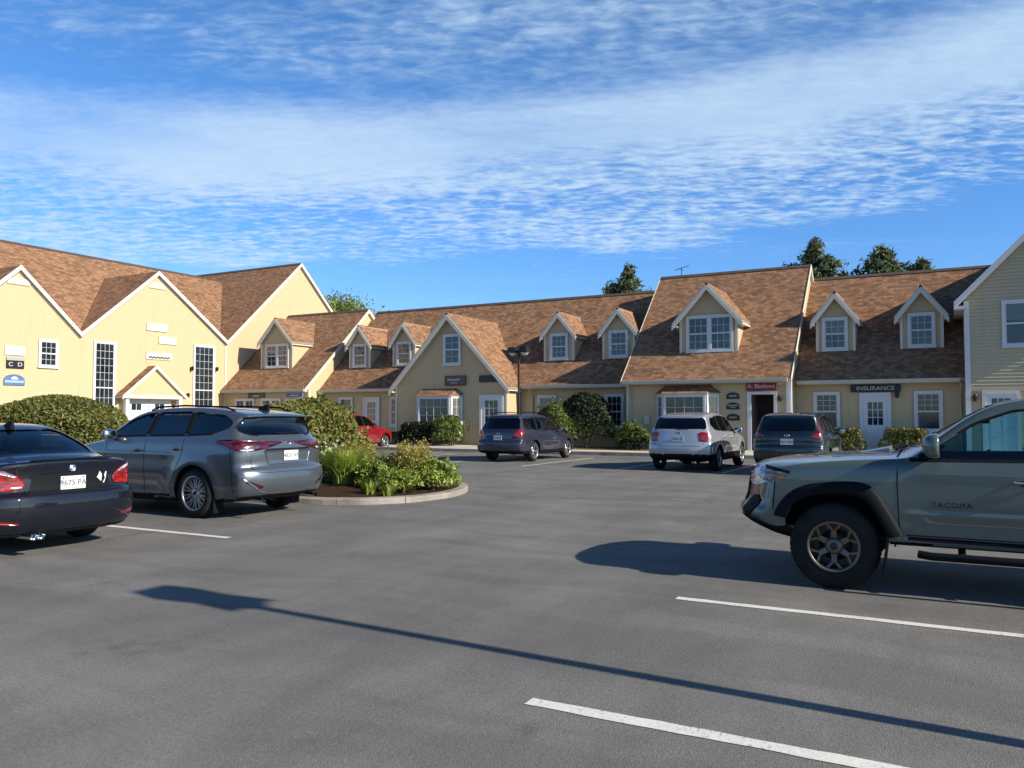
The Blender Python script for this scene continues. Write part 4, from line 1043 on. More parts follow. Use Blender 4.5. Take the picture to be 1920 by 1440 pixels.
def wheel(parent, cx, cy, r, w, rimr, sg, style, spokes, m):
    """sg: +1 when the outer face looks to +y"""
    t = MB(); o = cy + sg * w / 2; i_ = cy - sg * w / 2
    sh = min(.035, w * .16)
    prof = [(rimr - .005, -.5), (rimr + .012, -.5), (rimr + (r - rimr) * .5, -.535), (r - sh * .8, -.47), (r - .006, -.36), (r, -.2), (r, .2), (r - .006, .36), (r - sh * .8, .47), (rimr + (r - rimr) * .5, .535), (rimr + .012, .5), (rimr - .005, .5)]
    t.lathe([(a, b_ * w) for a, b_ in prof], (cx, cy, r), 'y', 48)
    if style == 'offroad':
        for k in range(44):                     # tread blocks
            a = 2 * math.pi * k / 44
            for row, (n0, n1) in enumerate(((-.40, -.24), (-.2, -.02), (.02, .2), (.24, .40))):
                aa = a + (row % 2) * math.pi / 44
                P = []
                for rr in (r - .012, r + (.002 if abs(n0 + n1) < .3 else -.004)):
                    for da, nn in ((-.045, n0), (.045, n0), (.045, n1), (-.045, n1)):
                        P.append((cx + rr * math.cos(aa + da), cy + nn * w * .96, r + rr * math.sin(aa + da)))
                t.hexa(P)
    ty = obj('wheel', t, M_rub, parent, False)
    ri = MB(); y_ = o - sg * .012
    ri.lathe([(rimr, i_ - cy), (rimr - .004, 0), (rimr - .02, sg * (w / 2 - .06)), (rimr - .016, sg * (w / 2 - .01)), (rimr + .006, sg * (w / 2 + .004)), (rimr + .008, sg * (w / 2 - .01))], (cx, cy, r), 'y', 48)
    depth = sg * .035
    for k in range(spokes):
        a = 2 * math.pi * (k + .5) / spokes
        def sp(a0, a1, w0, w1, r0, r1):
            P = []
            for (aa, rr, ww, dd) in ((a0, r0, w0, -.018), (a1, r1, w1, 0)):
                c_, s_ = math.cos(aa), math.sin(aa)
                for q in (-1, 1):
                    P.append((cx + rr * c_ - q * ww * s_, y_ - sg * .02 + sg * dd, r + rr * s_ + q * ww * c_))
            Q = [(p[0], p[1] - sg * .03, p[2]) for p in P]
            ri.hexa([Q[0], Q[1], Q[3], Q[2], P[0], P[1], P[3], P[2]])
        da = math.pi / spokes
        if style == 'split':
            sp(a, a - da * .45, .020, .011, .05, rimr - .008); sp(a, a + da * .45, .020, .011, .05, rimr - .008)
        elif style == 'offroad':
            sp(a, a, .026, .022, .07, rimr * .66); sp(a, a - da * .6, .013, .012, rimr * .6, rimr - .008); sp(a, a + da * .6, .013, .012, rimr * .6, rimr - .008)
        else: sp(a, a, .036, .026, .04, rimr - .008)
    if style == 'offroad': ri.lathe([(rimr * .93, sg * (w / 2 - .012)), (rimr * .93, sg * (w / 2 + .006)), (rimr + .004, sg * (w / 2 + .006))], (cx, cy, r), 'y', 48)
    ri.lathe([(.0, sg * (w / 2 - .025)), (.05, sg * (w / 2 - .027)), (.075, sg * (w / 2 - .04)), (.08, sg * (w / 2 - .07))], (cx, cy, r), 'y', 24)
    rm = obj('rim', ri, m, ty, False)
    for f in rm.data.polygons: f.use_smooth = len(f.vertices) == 4 and f.use_smooth
    d = MB(); d.lathe([(0, sg * .02), (rimr * .62, sg * .02), (rimr * .62, sg * .0)], (cx, cy, r), 'y', 24); d.lathe([(rimr - .01, -sg * w * .3), (.0, -sg * w * .3)], (cx, cy, r), 'y', 24)
    obj('brake_disc', d, M_disc, ty, False)
    c = MB(); c.lathe([(0, sg * (w / 2 - .016)), (.03, sg * (w / 2 - .018)), (.034, sg * (w / 2 - .028))], (cx, cy, r), 'y', 16); obj('hub_cap', c, M_hub, ty, False)
    return ty
def seat(mb, x, y, z, w=.5, h=.62):
    for z0, z1, xa, xb, xc, xd in ((z, z + .14, x, x + .5, x, x + .5), (z + .1, z + .1 + h, x + .42, x + .56, x + .58, x + .68), (z + .14 + h, z + .30 + h, x + .58, x + .67, x + .60, x + .67)):
        ww = w / 2 if z1 - z0 > .13 and z0 < z + h else .13
        if z0 > z + h: ww = .13
        mb.hexa([(xa, y - ww, z0), (xb, y - ww, z0), (xb, y + ww, z0), (xa, y + ww, z0), (xc, y - ww * .92, z1), (xd, y - ww * .92, z1), (xd, y + ww * .92, z1), (xc, y + ww * .92, z1)])
def vehicle(S, loc, rz, label, cat='car', group=None):
    r = root(S['name'], loc, label, cat, group, rz)
    B = Body(S); V, Fc = B.build(S['h'])
    paint = S['paint']; me = mesh_from('body', V, Fc)
    orig = BVHTree.FromPolygons([tuple(v) for v in V], [tuple(f) for f in Fc.tolist()])
    o = bpy.data.objects.new('body', me); sc.collection.objects.link(o); o.parent = None
    W2 = S['W'] / 2 + .2; cutters = []
    for wx in S['wheels']:
        ra = S['wr'] + S.get('gap', .055)
        if 'arch' in S: arch = [(wx + p[0], p[1]) for p in S['arch']]
        else: arch = [(wx + ra * math.cos(t), S['wr'] + ra * math.sin(t) * S.get('archz', 1.0)) for t in [2 * math.pi * i / 40 for i in range(40)]]
        for sg in (-1, 1): cutters.append(prism_bm(arch, sg * (W2 - .62), sg * W2, ((0, 0, 0), (1, 0, 0), (0, 0, 1), (0, 1, 0))))
    # cabin hollow
    cab = S['cabin']; bm = bmesh.new(); vs = {}
    cz = np.array([p[1] for p in cab]); cxx = np.array([p[0] for p in cab]); hw = B.half(cxx, cz) - .065
    a = [bm.verts.new((p[0], -h_, p[1])) for p, h_ in zip(cab, hw)]; b_ = [bm.verts.new((p[0], h_, p[1])) for p, h_ in zip(cab, hw)]
    bm.faces.new(a); bm.faces.new(list(reversed(b_)))
    for i in range(len(a)): j = (i + 1) % len(a); bm.faces.new((a[j], a[i], b_[i], b_[j]))
    bmesh.ops.triangulate(bm, faces=bm.faces); bmesh.ops.recalc_face_normals(bm, faces=bm.faces); cutters.append(bm)
    for wn, tint in S['side_windows']:
        P = rnd(wn, S.get('wrr', .05))
        for sg in (-1, 1): cutters.append(prism_bm(P, sg * .25, sg * W2, ((0, 0, 0), (1, 0, 0), (0, 0, 1), (0, 1, 0))))
    ws = rnd(S['windshield'], .10); cutters.append(prism_bm(ws, *S['ws_x'], ((0, 0, 0), (0, 1, 0), (0, 0, 1), (1, 0, 0))))
    rw = rnd(S['rear_glass'], .09); cutters.append(prism_bm(rw, *S['rg_x'], ((0, 0, 0), (0, 1, 0), (0, 0, 1), (1, 0, 0))))
    for bmx in S.get('cuts', []): cutters.append(bmx)
    cut(o, cutters)
    me = o.data; me.materials.clear(); me.materials.append(paint); me.materials.append(M_plast); me.name = 'body'
    mi = np.zeros(len(me.polygons), int); sm = np.ones(len(me.polygons), bool)
    lowz = S.get('clad', 0)
    for k, f in enumerate(me.polygons):
        c = f.center; hit = orig.find_nearest(c)
        if hit[3] > .006: mi[k] = 1; sm[k] = False
        elif c.z < S['sil_min'] + .10 and f.normal.z < -.4: mi[k] = 1
        elif lowz and c.z < lowz: mi[k] = 1
    me.polygons.foreach_set('material_index', mi); me.polygons.foreach_set('use_smooth', sm)
    o.parent = r
    bmx = bmesh.new(); bmx.from_mesh(me)
    for e in bmx.edges:
        if len(e.link_faces) == 2 and e.link_faces[0].material_index != e.link_faces[1].material_index: e.smooth = False
    bmx.to_mesh(me); bmx.free()
    # glass
    for wn, tint in S['side_windows']:
        P = rnd(wn, S.get('wrr', .05))
        for sg in (-1, 1):
            patch('side_window', orig, P, SIDE(sg), -.012, tint, r, .08, 0)
            ringpatch('window_surround', orig, P, .022, SIDE(sg), .003, M_plast, r)
    for (w1, _), (w2, _) in zip(S['side_windows'][:-1], S['side_windows'][1:]):
        for sg in (-1, 1): patch('door_pillar', orig, [w1[1], w2[0], w2[-1], w1[2]], SIDE(sg), .0015, M_plast, r, .06, 0)
    patch('windshield', orig, ws, NOSE, -.012, G_clear, r, .08, 0); patch('rear_window', orig, rw, REAR, -.012, S.get('rear_tint', G_dark), r, .08, 0)
    ringpatch('rear_window_seal', orig, rw, .018, REAR, .003, M_plast, r)
    # wheels
    for k, wx in enumerate(S['wheels']):
        for sg in (-1, 1): wheel(r, wx, sg * (S['track']), S['wr'], S['ww'], S['rim'], sg, S['style'], S['spokes'], S['rimm'])
    # cabin furniture
    st = MB(); bz = S.get('seatz', .50)
    for sx_ in S['seats']:
        for yy in (-.37, .37): seat(st, sx_, yy, bz)
    obj('seats', st, M_cloth, r, False)
    ds = MB(); dx = S['dash']; ds.hexa([(dx - .35, -.66, bz + .1), (dx + .15, -.66, bz + .1), (dx + .15, .66, bz + .1), (dx - .35, .66, bz + .1), (dx - .35, -.64, S['belt'] - .08), (dx + .1, -.64, S['belt'] - .08), (dx + .1, .64, S['belt'] - .08), (dx - .35, .64, S['belt'] - .08)])
    obj('dashboard', ds, M_cloth, r, False)
    sw = MB(); n = 20; pts = [(dx + .22 + .06 * math.sin(2 * math.pi * i / n), -.37 + .18 * math.cos(2 * math.pi * i / n), S['belt'] - .08 + .17 * math.sin(2 * math.pi * i / n)) for i in range(n + 1)]
    sw.tube(pts, .014, 6); sw.tube([(dx + .05, -.37, S['belt'] - .16), (dx + .22, -.37, S['belt'] - .08)], .03, 6); obj('steering_wheel', sw, M_plast, r, False)
    # seams
    for pl in S.get('seams', []):
        for sg in (-1, 1): patch('panel_gap', orig, strip(pl, .012), SIDE(sg), .0012, M_seam, r, .05, 0)
    for pl in S.get('rear_seams', []): patch('panel_gap', orig, strip(pl, .009), REAR, .0012, M_seam, r, .05, 0)
    # window surround
    for pl, wd, m_ in S.get('side_trim', []):
        for sg in (-1, 1): patch('side_trim', orig, strip(pl, wd), SIDE(sg), .004, m_, r, .06, .006)
    # mirrors
    mx, mz = S['mirror']; mm = S.get('mirror_mat', paint); mS = S.get('mscale', 1.0)
    for sg in (-1, 1):
        w0 = float(B.half(np.array(mx), np.array(mz - .05)))
        m_ = bmesh.new(); bmesh.ops.create_icosphere(m_, subdivisions=3, radius=1)
        for v in m_.verts:
            c = v.co; c.y = math.copysign(abs(c.y) ** .7, c.y); c.z = math.copysign(abs(c.z) ** .7, c.z); c.x = c.x * .10 if c.x < 0 else min(c.x, .35) * .10; c.y *= .12 * mS; c.z *= .09 * mS
            c += Vector((mx, sg * (w0 + .15), mz))
        me2 = bpy.data.meshes.new('mirror'); m_.to_mesh(me2); m_.free(); me2.materials.append(mm)
        for f in me2.polygons: f.use_smooth = True
        q = obj('mirror', me2, None, r)
        f_ = MB(); f_.lathe([(0, .0), (.068, 0), (.07, -.004)], (0, 0, 0), 'x', 20)
        f_.v = [(mx + .036 + p[0], sg * (w0 + .15) + p[1] * 1.5 * mS, mz + p[2] * 1.12 * mS) for p in f_.v]; obj('mirror_glass', f_, M_chrome, q, False)
        a_ = MB(); a_.tube([(mx, sg * (w0 - .03), mz - .09), (mx, sg * (w0 + .08), mz - .06)], [.035, .028], 8); obj('mirror_arm', a_, M_plast, q, False)
    # handles
    for hx, hz in S.get('handles', []):
        for sg in (-1, 1):
            w0 = float(B.half(np.array(hx), np.array(hz)))
            h_ = MB(); h_.tube([(hx - .11, sg * (w0 - .005), hz), (hx - .09, sg * (w0 + .028), hz), (hx + .09, sg * (w0 + .028), hz + .004), (hx + .11, sg * (w0 - .005), hz + .004)], [.014, .016, .016, .014], 8)
            obj('door_handle', h_, S.get('handle_mat', paint), r, False)
            patch('handle_recess', orig, chaikin([(hx - .08, hz - .035), (hx + .06, hz - .035), (hx + .06, hz + .02), (hx - .08, hz + .02)], 2), SIDE(sg), .001, M_seam if S.get('dark_recess') else M_plast, r, .05, 0)
    # underbody so the wheels connect
    u = MB(); zz0 = S['sil_min']
    for wx in S['wheels']: u.tube([(wx, -S['track'] + .1, S['wr']), (wx, S['track'] - .1, S['wr'])], .05, 8)
    u.box(S['wheels'][0] + .4, S['wheels'][1] - .4, -.35, .35, zz0 - .04, zz0 + .1)
    obj('chassis', u, M_plast, r, False)
    return r, B, orig
def plate(parent, orig, y, z, x_off, txt, w=.31, h=.155, vanity=None):
    hit = orig.ray_cast(Vector((9, y, z)), Vector((-1, 0, 0)))[0]; x = hit.x + x_off
    b = MB(); b.box(x, x + .012, y - w / 2, y + w / 2, z - h / 2, z + h / 2); o = obj('licence_plate', b, M_plate, parent, False)
    M_ = Matrix.Translation((x + .013, y, z - .004)) @ Matrix(((0, 0, 1, 0), (1, 0, 0, 0), (0, 1, 0, 0), (0, 0, 0, 1)))
    me = text_mesh(txt, .088, .001, 1.05); me.materials.clear(); me.materials.append(M_ink); me.transform(M_)
    t = bpy.data.objects.new('plate_number', me); sc.collection.objects.link(t); t.parent = o
    for yy in (-.12, .12):
        q = MB(); q.lathe([(0, .004), (.008, .003), (.008, 0)], (x + .012, y + yy, z + h / 2 - .02), 'x', 8); obj('plate_screw', q, M_hub, o, False)
    return o
def badge(parent, orig, y, z, kind='oval', r_=.05):
    hit = orig.ray_cast(Vector((9, y, z)), Vector((-1, 0, 0)))[0]; x = hit.x
    b = MB(); b.lathe([(r_ * .72, .004), (r_ * .8, .01), (r_, .009), (r_, -.01)], (x, y, z), 'x', 24)
    if kind == 'oval': b.v = [(p[0], y + (p[1] - y) * 1.3, z + (p[2] - z) * .85) for p in b.v]; b.box(x, x + .008, y - r_ * 1.1, y + r_ * 1.1, z + .002, z + .012); b.box(x, x + .0085, y - .008, y + .008, z - r_ * .7, z + .002)
    o = obj('badge', b, M_chrome, parent, False)
    if kind == 'quarters':
        for k in range(4):
            q = MB(); a0 = k * math.pi / 2
            q.face([(x + .007, y, z)] + [(x + .007, y + r_ * .74 * math.cos(a0 + t * math.pi / 16), z + r_ * .74 * math.sin(a0 + t * math.pi / 16)) for t in range(9)])
            obj('badge_quarter', q, M_lett if k % 2 else M_blue, o, False)
    return o

P_grey = carpaint('blue_grey_metallic', (.125, .150, .178), .55, .30)
P_black = carpaint('deep_blue_black_paint', (.004, .006, .014), .0, .5, .1)
P_green = carpaint('muted_sage_green_paint', (.112, .150, .136), .2, .32)
P_blue = carpaint('slate_blue_metallic', (.028, .034, .070), .4, .34)
P_silver = carpaint('silver_white_metallic', (.56, .58, .61), .5, .28)
P_teal = carpaint('dark_teal_black_paint', (.014, .024, .032), .4, .28)
P_red = carpaint('bright_red_paint', (.30, .008, .016), .2, .3)

# --- blue grey three row SUV, nose towards -x
S = dict(name='parked_suv', L=4.95, W=1.93, h=.026, paint=P_grey, belt=1.20, wheels=(.97, 3.82), wr=.383, crease=[(.98, .010)], ww=.24, rim=.262, track=.83, style='split', spokes=10, rimm=M_alloy, sil_min=.22,
  sil=[(.45, .23), (.14, .27), (.03, .42), (0, .66), (.05, .88), (.16, 1.0), (.5, 1.08), (1.0, 1.15), (1.38, 1.20), (1.5, 1.235), (1.95, 1.52), (2.22, 1.645), (2.6, 1.705), (3.1, 1.725), (3.7, 1.715), (4.2, 1.68), (4.55, 1.63), (4.70, 1.595), (4.72, 1.57), (4.60, 1.55), (4.68, 1.36), (4.77, 1.24), (4.85, 1.16), (4.87, 1.0), (4.86, .82), (4.93, .76), (4.96, .62), (4.94, .46), (4.85, .34), (4.6, .26), (3.9, .23), (2.5, .22), (1.2, .22)],
  wz=([.2, .30, .5, .75, .98, 1.14, 1.25, 1.47, 1.63, 1.75], [.86, .90, .945, .955, .95, .93, .885, .775, .685, .61]), flare=.022, hollow=.028, hz=.50, crown=.05, cf=.40, cr=.22, k=.08,
  cabin=[(1.75, .75), (1.75, 1.14), (2.15, 1.53), (2.6, 1.63), (3.6, 1.64), (4.35, 1.56), (4.58, 1.2), (4.6, .75)],
  side_windows=[([(1.70, 1.24), (2.62, 1.27), (2.66, 1.61), (2.42, 1.59), (2.12, 1.49)], G_clear), ([(2.72, 1.272), (3.52, 1.285), (3.48, 1.625), (2.74, 1.615)], G_dark), ([(3.60, 1.287), (4.10, 1.31), (4.40, 1.40), (4.44, 1.47), (4.22, 1.565), (3.58, 1.62)], G_dark)],
  windshield=[(-.74, 1.24), (.74, 1.24), (.60, 1.60), (-.60, 1.60)], ws_x=(1.2, 2.5), rear_glass=[(-.60, 1.275), (.60, 1.275), (.80, 1.35), (.64, 1.535), (-.64, 1.535), (-.80, 1.35)], rg_x=(4.3, 5.1),
  seats=(2.25, 3.2), dash=1.95, seatz=.55, mirror=(1.93, 1.27), handles=[(2.50, 1.03), (3.42, 1.06)],
  seams=[[(1.72, 1.18), (1.70, .9), (1.66, .55), (1.70, .33)], [(2.67, 1.20), (2.67, .8), (2.64, .34)], [(3.55, 1.22), (3.55, 1.0), (3.42, .72), (3.30, .5), (3.28, .34)], [(1.70, .34), (2.5, .33), (3.28, .34)], [(4.55, 1.1), (4.60, .80), (4.62, .42)]],
  rear_seams=[[(-.72, .90), (-.70, .76), (-.60, .71), (.60, .71), (.70, .76), (.72, .90)]],
  side_trim=[([(1.66, 1.222), (2.6, 1.248), (3.6, 1.265), (4.12, 1.288)], .014, M_plast), ([(1.6, .30), (2.5, .285), (3.25, .30)], .07, M_plast)])
r, B, bv = vehicle(S, (-14.09, 9.60, 0), 0, 'blue grey SUV with alloy wheels parked beside the planted island')
for sg in (-1, 1):
    patch('tail_lamp', bv, chaikin([(-.34, 1.19), (-.10, 1.215), (.25, 1.20), (.55, 1.17), (.74, 1.175), (.50, 1.09), (.22, 1.03), (.02, 1.03), (-.14, 1.10)], 1), CORNER(sg, 4.7, 42), .010, M_taild, r, .04, .015)
    patch('reverse_lamp', bv, chaikin([(.03, 1.065), (.26, 1.075), (.22, 1.04), (.05, 1.035)], 1), CORNER(sg, 4.7, 42), .013, M_clearl, r, .04, .01)
    patch('rear_reflector', bv, [(sg * .56, .50), (sg * .80, .60), (sg * .84, .57), (sg * .62, .45)], REAR, .006, M_taild, r, .04, .008)
    patch('bumper_accent', bv, strip([(sg * .88, .64), (sg * .62, .45), (sg * .40, .40)], .022), REAR, .010, M_chrome, r, .04, .008)
    f_ = MB(); f_.box(4.22, 4.235, sg * .72 - .01, sg * .72 + .20 * sg, .10, .46); obj('mud_flap', f_, M_plast, r, False)
    rl = MB(); rl.tube([(2.4, sg * .60, 1.665), (2.55, sg * .60, 1.715), (3.2, sg * .60, 1.738), (4.1, sg * .59, 1.71), (4.3, sg * .58, 1.65)], .015, 8); obj('roof_rail', rl, M_plast, r, False)
patch('bumper_accent', bv, strip([(-.42, .40), (0, .385), (.42, .40)], .022), REAR, .010, M_chrome, r, .04, .008)
patch('lower_bumper', bv, [(-.9, .20), (.9, .20), (.86, .36), (.45, .37), (-.45, .37), (-.86, .36)], REAR, .004, M_plast, r, .05, .006)
patch('plate_recess', bv, [(-.40, .84), (.40, .84), (.50, 1.03), (.46, 1.07), (-.46, 1.07), (-.50, 1.03)], REAR, .002, M_plast, r, .05, 0)
patch('tailgate_panel', bv, [(-.42, .82), (.42, .82), (.50, 1.045), (-.50, 1.045)], REAR, .006, P_grey, r, .05, .004)
plate(r, bv, 0.03, .955, .012, '4821 XF'); badge(r, bv, 0, 1.15)
b = MB(); b.tube([(4.72, -.18, 1.31), (4.76, .05, 1.305), (4.75, .35, 1.315)], .010, 6); obj('rear_wiper', b, M_plast, r, False)
b = MB(); b.hexa([(4.2, -.03, 1.67), (4.42, -.03, 1.64), (4.42, .03, 1.64), (4.2, .03, 1.67), (4.34, -.012, 1.75), (4.42, -.012, 1.75), (4.42, .012, 1.75), (4.34, .012, 1.75)]); obj('antenna_fin', b, M_plast, r, False)
for sg in (-1, 1):
    b = MB(); b.tube([(4.6, sg * .55, .30), (4.92, sg * .56, .29)], .035, 12, caps=False); b.tube([(4.6, sg * .55, .30), (4.80, sg * .56, .295)], .030, 12); obj('exhaust_pipe', b, M_chrome, r, False)
patch('headlamp', bv, [(-.85, .84), (-.50, .86), (-.52, .96), (-.84, .98)], NOSE, .006, M_clearl, r, .05, .01); patch('headlamp', bv, [(.85, .84), (.50, .86), (.52, .96), (.84, .98)], NOSE, .006, M_clearl, r, .05, .01)
patch('grille', bv, [(-.45, .42), (.45, .42), (.5, .82), (-.5, .82)], NOSE, .004, M_plast, r, .05, .006)

# --- black sedan, nose towards -x
S = dict(name='parked_sedan', L=4.84, W=1.86, h=.025, paint=P_black, belt=.98, wheels=(.83, 3.72), wr=.325, ww=.235, rim=.225, track=.79, style='plain', spokes=7, rimm=M_alloy, sil_min=.17,
  sil=[(.5, .18), (.12, .20), (.02, .36), (0, .55), (.05, .68), (.25, .78), (.7, .87), (1.2, .93), (1.38, .965), (1.6, 1.05), (2.0, 1.30), (2.3, 1.42), (2.7, 1.48), (3.1, 1.485), (3.45, 1.445), (3.85, 1.30), (4.15, 1.15), (4.28, 1.10), (4.5, 1.085), (4.69, 1.075), (4.75, 1.065), (4.755, 1.03), (4.735, .93), (4.745, .78), (4.755, .72), (4.83, .69), (4.85, .56), (4.84, .42), (4.78, .27), (4.6, .20), (3.5, .17), (1.2, .17)],
  wz=([.15, .28, .45, .62, .82, .94, 1.02, 1.25, 1.38, 1.5], [.84, .88, .925, .93, .915, .89, .845, .72, .64, .56]), flare=.016, hollow=.02, hz=.45, crown=.06, cf=.42, cr=.22, k=.075,
  cabin=[(1.7, .6), (1.72, .95), (2.1, 1.28), (2.4, 1.38), (3.2, 1.40), (3.6, 1.30), (4.05, 1.06), (4.1, .6)],
  side_windows=[([(1.78, 1.0), (2.62, 1.02), (2.64, 1.39), (2.38, 1.36), (2.1, 1.24)], G_clear), ([(2.70, 1.02), (3.40, 1.04), (3.78, 1.12), (3.80, 1.16), (3.50, 1.31), (3.2, 1.385), (2.72, 1.395)], G_clear)],
  windshield=[(-.72, 1.0), (.72, 1.0), (.58, 1.37), (-.58, 1.37)], ws_x=(1.3, 2.6), rear_glass=[(-.70, 1.13), (.70, 1.13), (.60, 1.32), (.52, 1.40), (-.52, 1.40), (-.60, 1.32)], rg_x=(3.2, 4.4), rear_tint=G_mid,
  seats=(2.15, 3.05), dash=1.85, seatz=.42, mirror=(1.95, 1.03), handles=[(2.5, .86), (3.45, .88)],
  seams=[[(2.66, 1.0), (2.66, .6), (2.64, .26)], [(1.62, .95), (1.60, .6), (1.66, .26)]],
  rear_seams=[[(-.63, 1.04), (-.60, .90), (-.52, .70), (.52, .70), (.60, .90), (.63, 1.04)]])
r, B, bv = vehicle(S, (-13.79, 5.90, 0), 0, 'black sedan seen from behind with bright red tail lamps at the left edge')
for sg in (-1, 1):
    patch('tail_lamp', bv, chaikin([(-.36, .97), (-.10, 1.02), (.12, .985), (.30, .90), (.36, .80), (.30, .745), (.0, .735), (-.22, .80)], 1), CORNER(sg, 4.62, 38), .010, M_tail, r, .03, .016)
    patch('turn_lamp', bv, chaikin([(-.32, .975), (-.10, 1.01), (.11, .98), (.28, .90), (.24, .885), (.08, .945), (-.08, .965)], 1), CORNER(sg, 4.62, 38), .014, M_clearl, r, .03, .01)
    patch('bumper_reflector', bv, [(sg * .62, .40), (sg * .88, .44), (sg * .88, .405), (sg * .62, .37)], REAR, .006, M_tail, r, .04, .008)
patch('tinted_glass_band', bv, [(-.74, 1.395), (-.55, 1.44), (.55, 1.44), (.74, 1.395), (.70, 1.385), (-.70, 1.385)], REAR, .002, M_plast, r, .05, 0) if 0 else None
patch('plate_recess', bv, [(-.50, .70), (.50, .70), (.45, .90), (-.45, .90)], REAR, .002, M_plast, r, .05, 0)
plate(r, bv, 0.0, .80, .012, '9675 PA', .305, .152); badge(r, bv, 0, .965, 'quarters', .042)
b = MB(); hx_ = bv.ray_cast(Vector((9, .36, .82)), Vector((-1, 0, 0)))[0].x + .004
b.face([(hx_, .28, .80), (hx_, .33, .86), (hx_, .35, .91), (hx_, .38, .87), (hx_, .375, .80), (hx_, .36, .74), (hx_, .34, .79)]); b.face([(hx_, .41, .86), (hx_, .425, .90), (hx_, .44, .90), (hx_, .43, .82), (hx_, .40, .74), (hx_, .385, .76), (hx_, .42, .82)])
obj('rear_sticker', b, M_lett, r, False)
for y_ in (-.50, -.42):
    b = MB(); b.tube([(4.5, y_, .235), (4.86, y_, .235)], .042, 14, caps=False); b.tube([(4.5, y_, .235), (4.78, y_, .235)], .036, 14); obj('exhaust_pipe', b, M_chrome, r, False)
patch('lower_bumper', bv, [(-.8, .15), (.8, .15), (.76, .25), (-.76, .25)], REAR, .004, M_plast, r, .05, .006)
b = MB(); b.hexa([(3.35, -.03, 1.44), (3.53, -.03, 1.40), (3.53, .03, 1.40), (3.35, .03, 1.44), (3.47, -.012, 1.51), (3.53, -.012, 1.50), (3.53, .012, 1.50), (3.47, .012, 1.51)]); obj('antenna_fin', b, M_plast, r, False)
b = MB(); x_ = 4.745; b.tube([(x_, -.5, 1.072), (x_ + .012, 0, 1.078), (x_, .5, 1.072)], .012, 8); obj('boot_lip', b, P_black, r, False)

# --- sage green pickup, nose towards -x
bed = bmesh.new(); bmesh.ops.create_cube(bed, size=1); [setattr(v, 'co', Vector((4.72 + v.co.x * 1.27, v.co.y * 1.50, 1.10 + v.co.z * .70))) for v in bed.verts]; bmesh.ops.triangulate(bed, faces=bed.faces)
S = dict(name='pickup_truck', L=5.42, W=1.91, h=.022, paint=P_green, belt=1.17, wheels=(.93, 4.17), wr=.388, crease=[(.72, .014), (1.08, .010)], ww=.265, rim=.222, track=.815, style='offroad', spokes=6, rimm=M_bronze, sil_min=.42, arch=[(-.43, .30), (-.42, .62), (-.36, .74), (-.26, .83), (-.10, .875), (.0, .88), (.20, .88), (.30, .83), (.38, .70), (.43, .58), (.46, .46), (.46, .30)],
  sil=[(.55, .44), (.30, .43), (.08, .52), (-.04, .60), (-.05, .68), (.03, .76), (.05, .90), (.07, 1.03), (.14, 1.115), (.35, 1.165), (.8, 1.205), (1.25, 1.225), (1.42, 1.235), (1.52, 1.27), (1.80, 1.46), (2.08, 1.635), (2.32, 1.715), (2.65, 1.755), (3.1, 1.765), (3.6, 1.74), (3.86, 1.68), (3.97, 1.50), (4.03, 1.27), (4.06, 1.245), (5.2, 1.255), (5.38, 1.25), (5.41, 1.0), (5.40, .72), (5.42, .62), (5.36, .50), (5.0, .46), (3.5, .43), (1.6, .43)],
  wz=([.35, .45, .60, .8, 1.0, 1.12, 1.19, 1.42, 1.62, 1.8], [.88, .91, .935, .94, .935, .925, .885, .775, .685, .62]), flare=.0, hollow=.022, hz=.62, crown=.05, cf=.36, cr=.06, k=.045, tf=.02, tr=.0,
  cabin=[(1.7, .75), (1.70, 1.14), (2.05, 1.52), (2.4, 1.645), (3.0, 1.68), (3.7, 1.63), (3.88, 1.25), (3.88, .75)],
  side_windows=[([(1.62, 1.20), (2.66, 1.215), (2.70, 1.625), (2.36, 1.605), (2.08, 1.50)], G_clear), ([(2.80, 1.215), (3.62, 1.225), (3.78, 1.24), (3.70, 1.55), (3.60, 1.60), (2.84, 1.625)], G_clear)],
  windshield=[(-.74, 1.285), (.74, 1.285), (.60, 1.66), (-.60, 1.66)], ws_x=(1.3, 2.8), rear_glass=[(-.60, 1.30), (.60, 1.30), (.54, 1.62), (-.54, 1.62)], rg_x=(3.5, 4.3), rear_tint=G_mid,
  seats=(2.25, 3.1), dash=1.9, seatz=.62, mirror=(1.76, 1.315), mscale=1.18, mirror_mat=P_green, handles=[(2.45, 1.02), (3.35, 1.03)], handle_mat=M_chrome, dark_recess=True, cuts=[bed],
  seams=[[(1.47, 1.20), (1.46, 1.0), (1.47, .62), (1.50, .46)], [(2.74, 1.19), (2.74, .8), (2.72, .47)], [(3.62, 1.19), (3.68, 1.0), (3.66, .85), (3.55, .62), (3.52, .47)], [(1.52, .53), (2.5, .525), (3.50, .53)], [(3.98, 1.22), (3.98, .47)], [(.50, 1.02), (.42, .96), (.40, .70)]],
  side_trim=[([(1.56, 1.185), (2.7, 1.20), (3.75, 1.21)], .03, M_plast), ([(1.54, .50), (2.5, .495), (3.48, .50)], .035, M_plast)])
r, B, bv = vehicle(S, (-1.90, 8.83, 0), 0, 'sage green pickup truck with bronze wheels parked at the right', 'pickup truck')
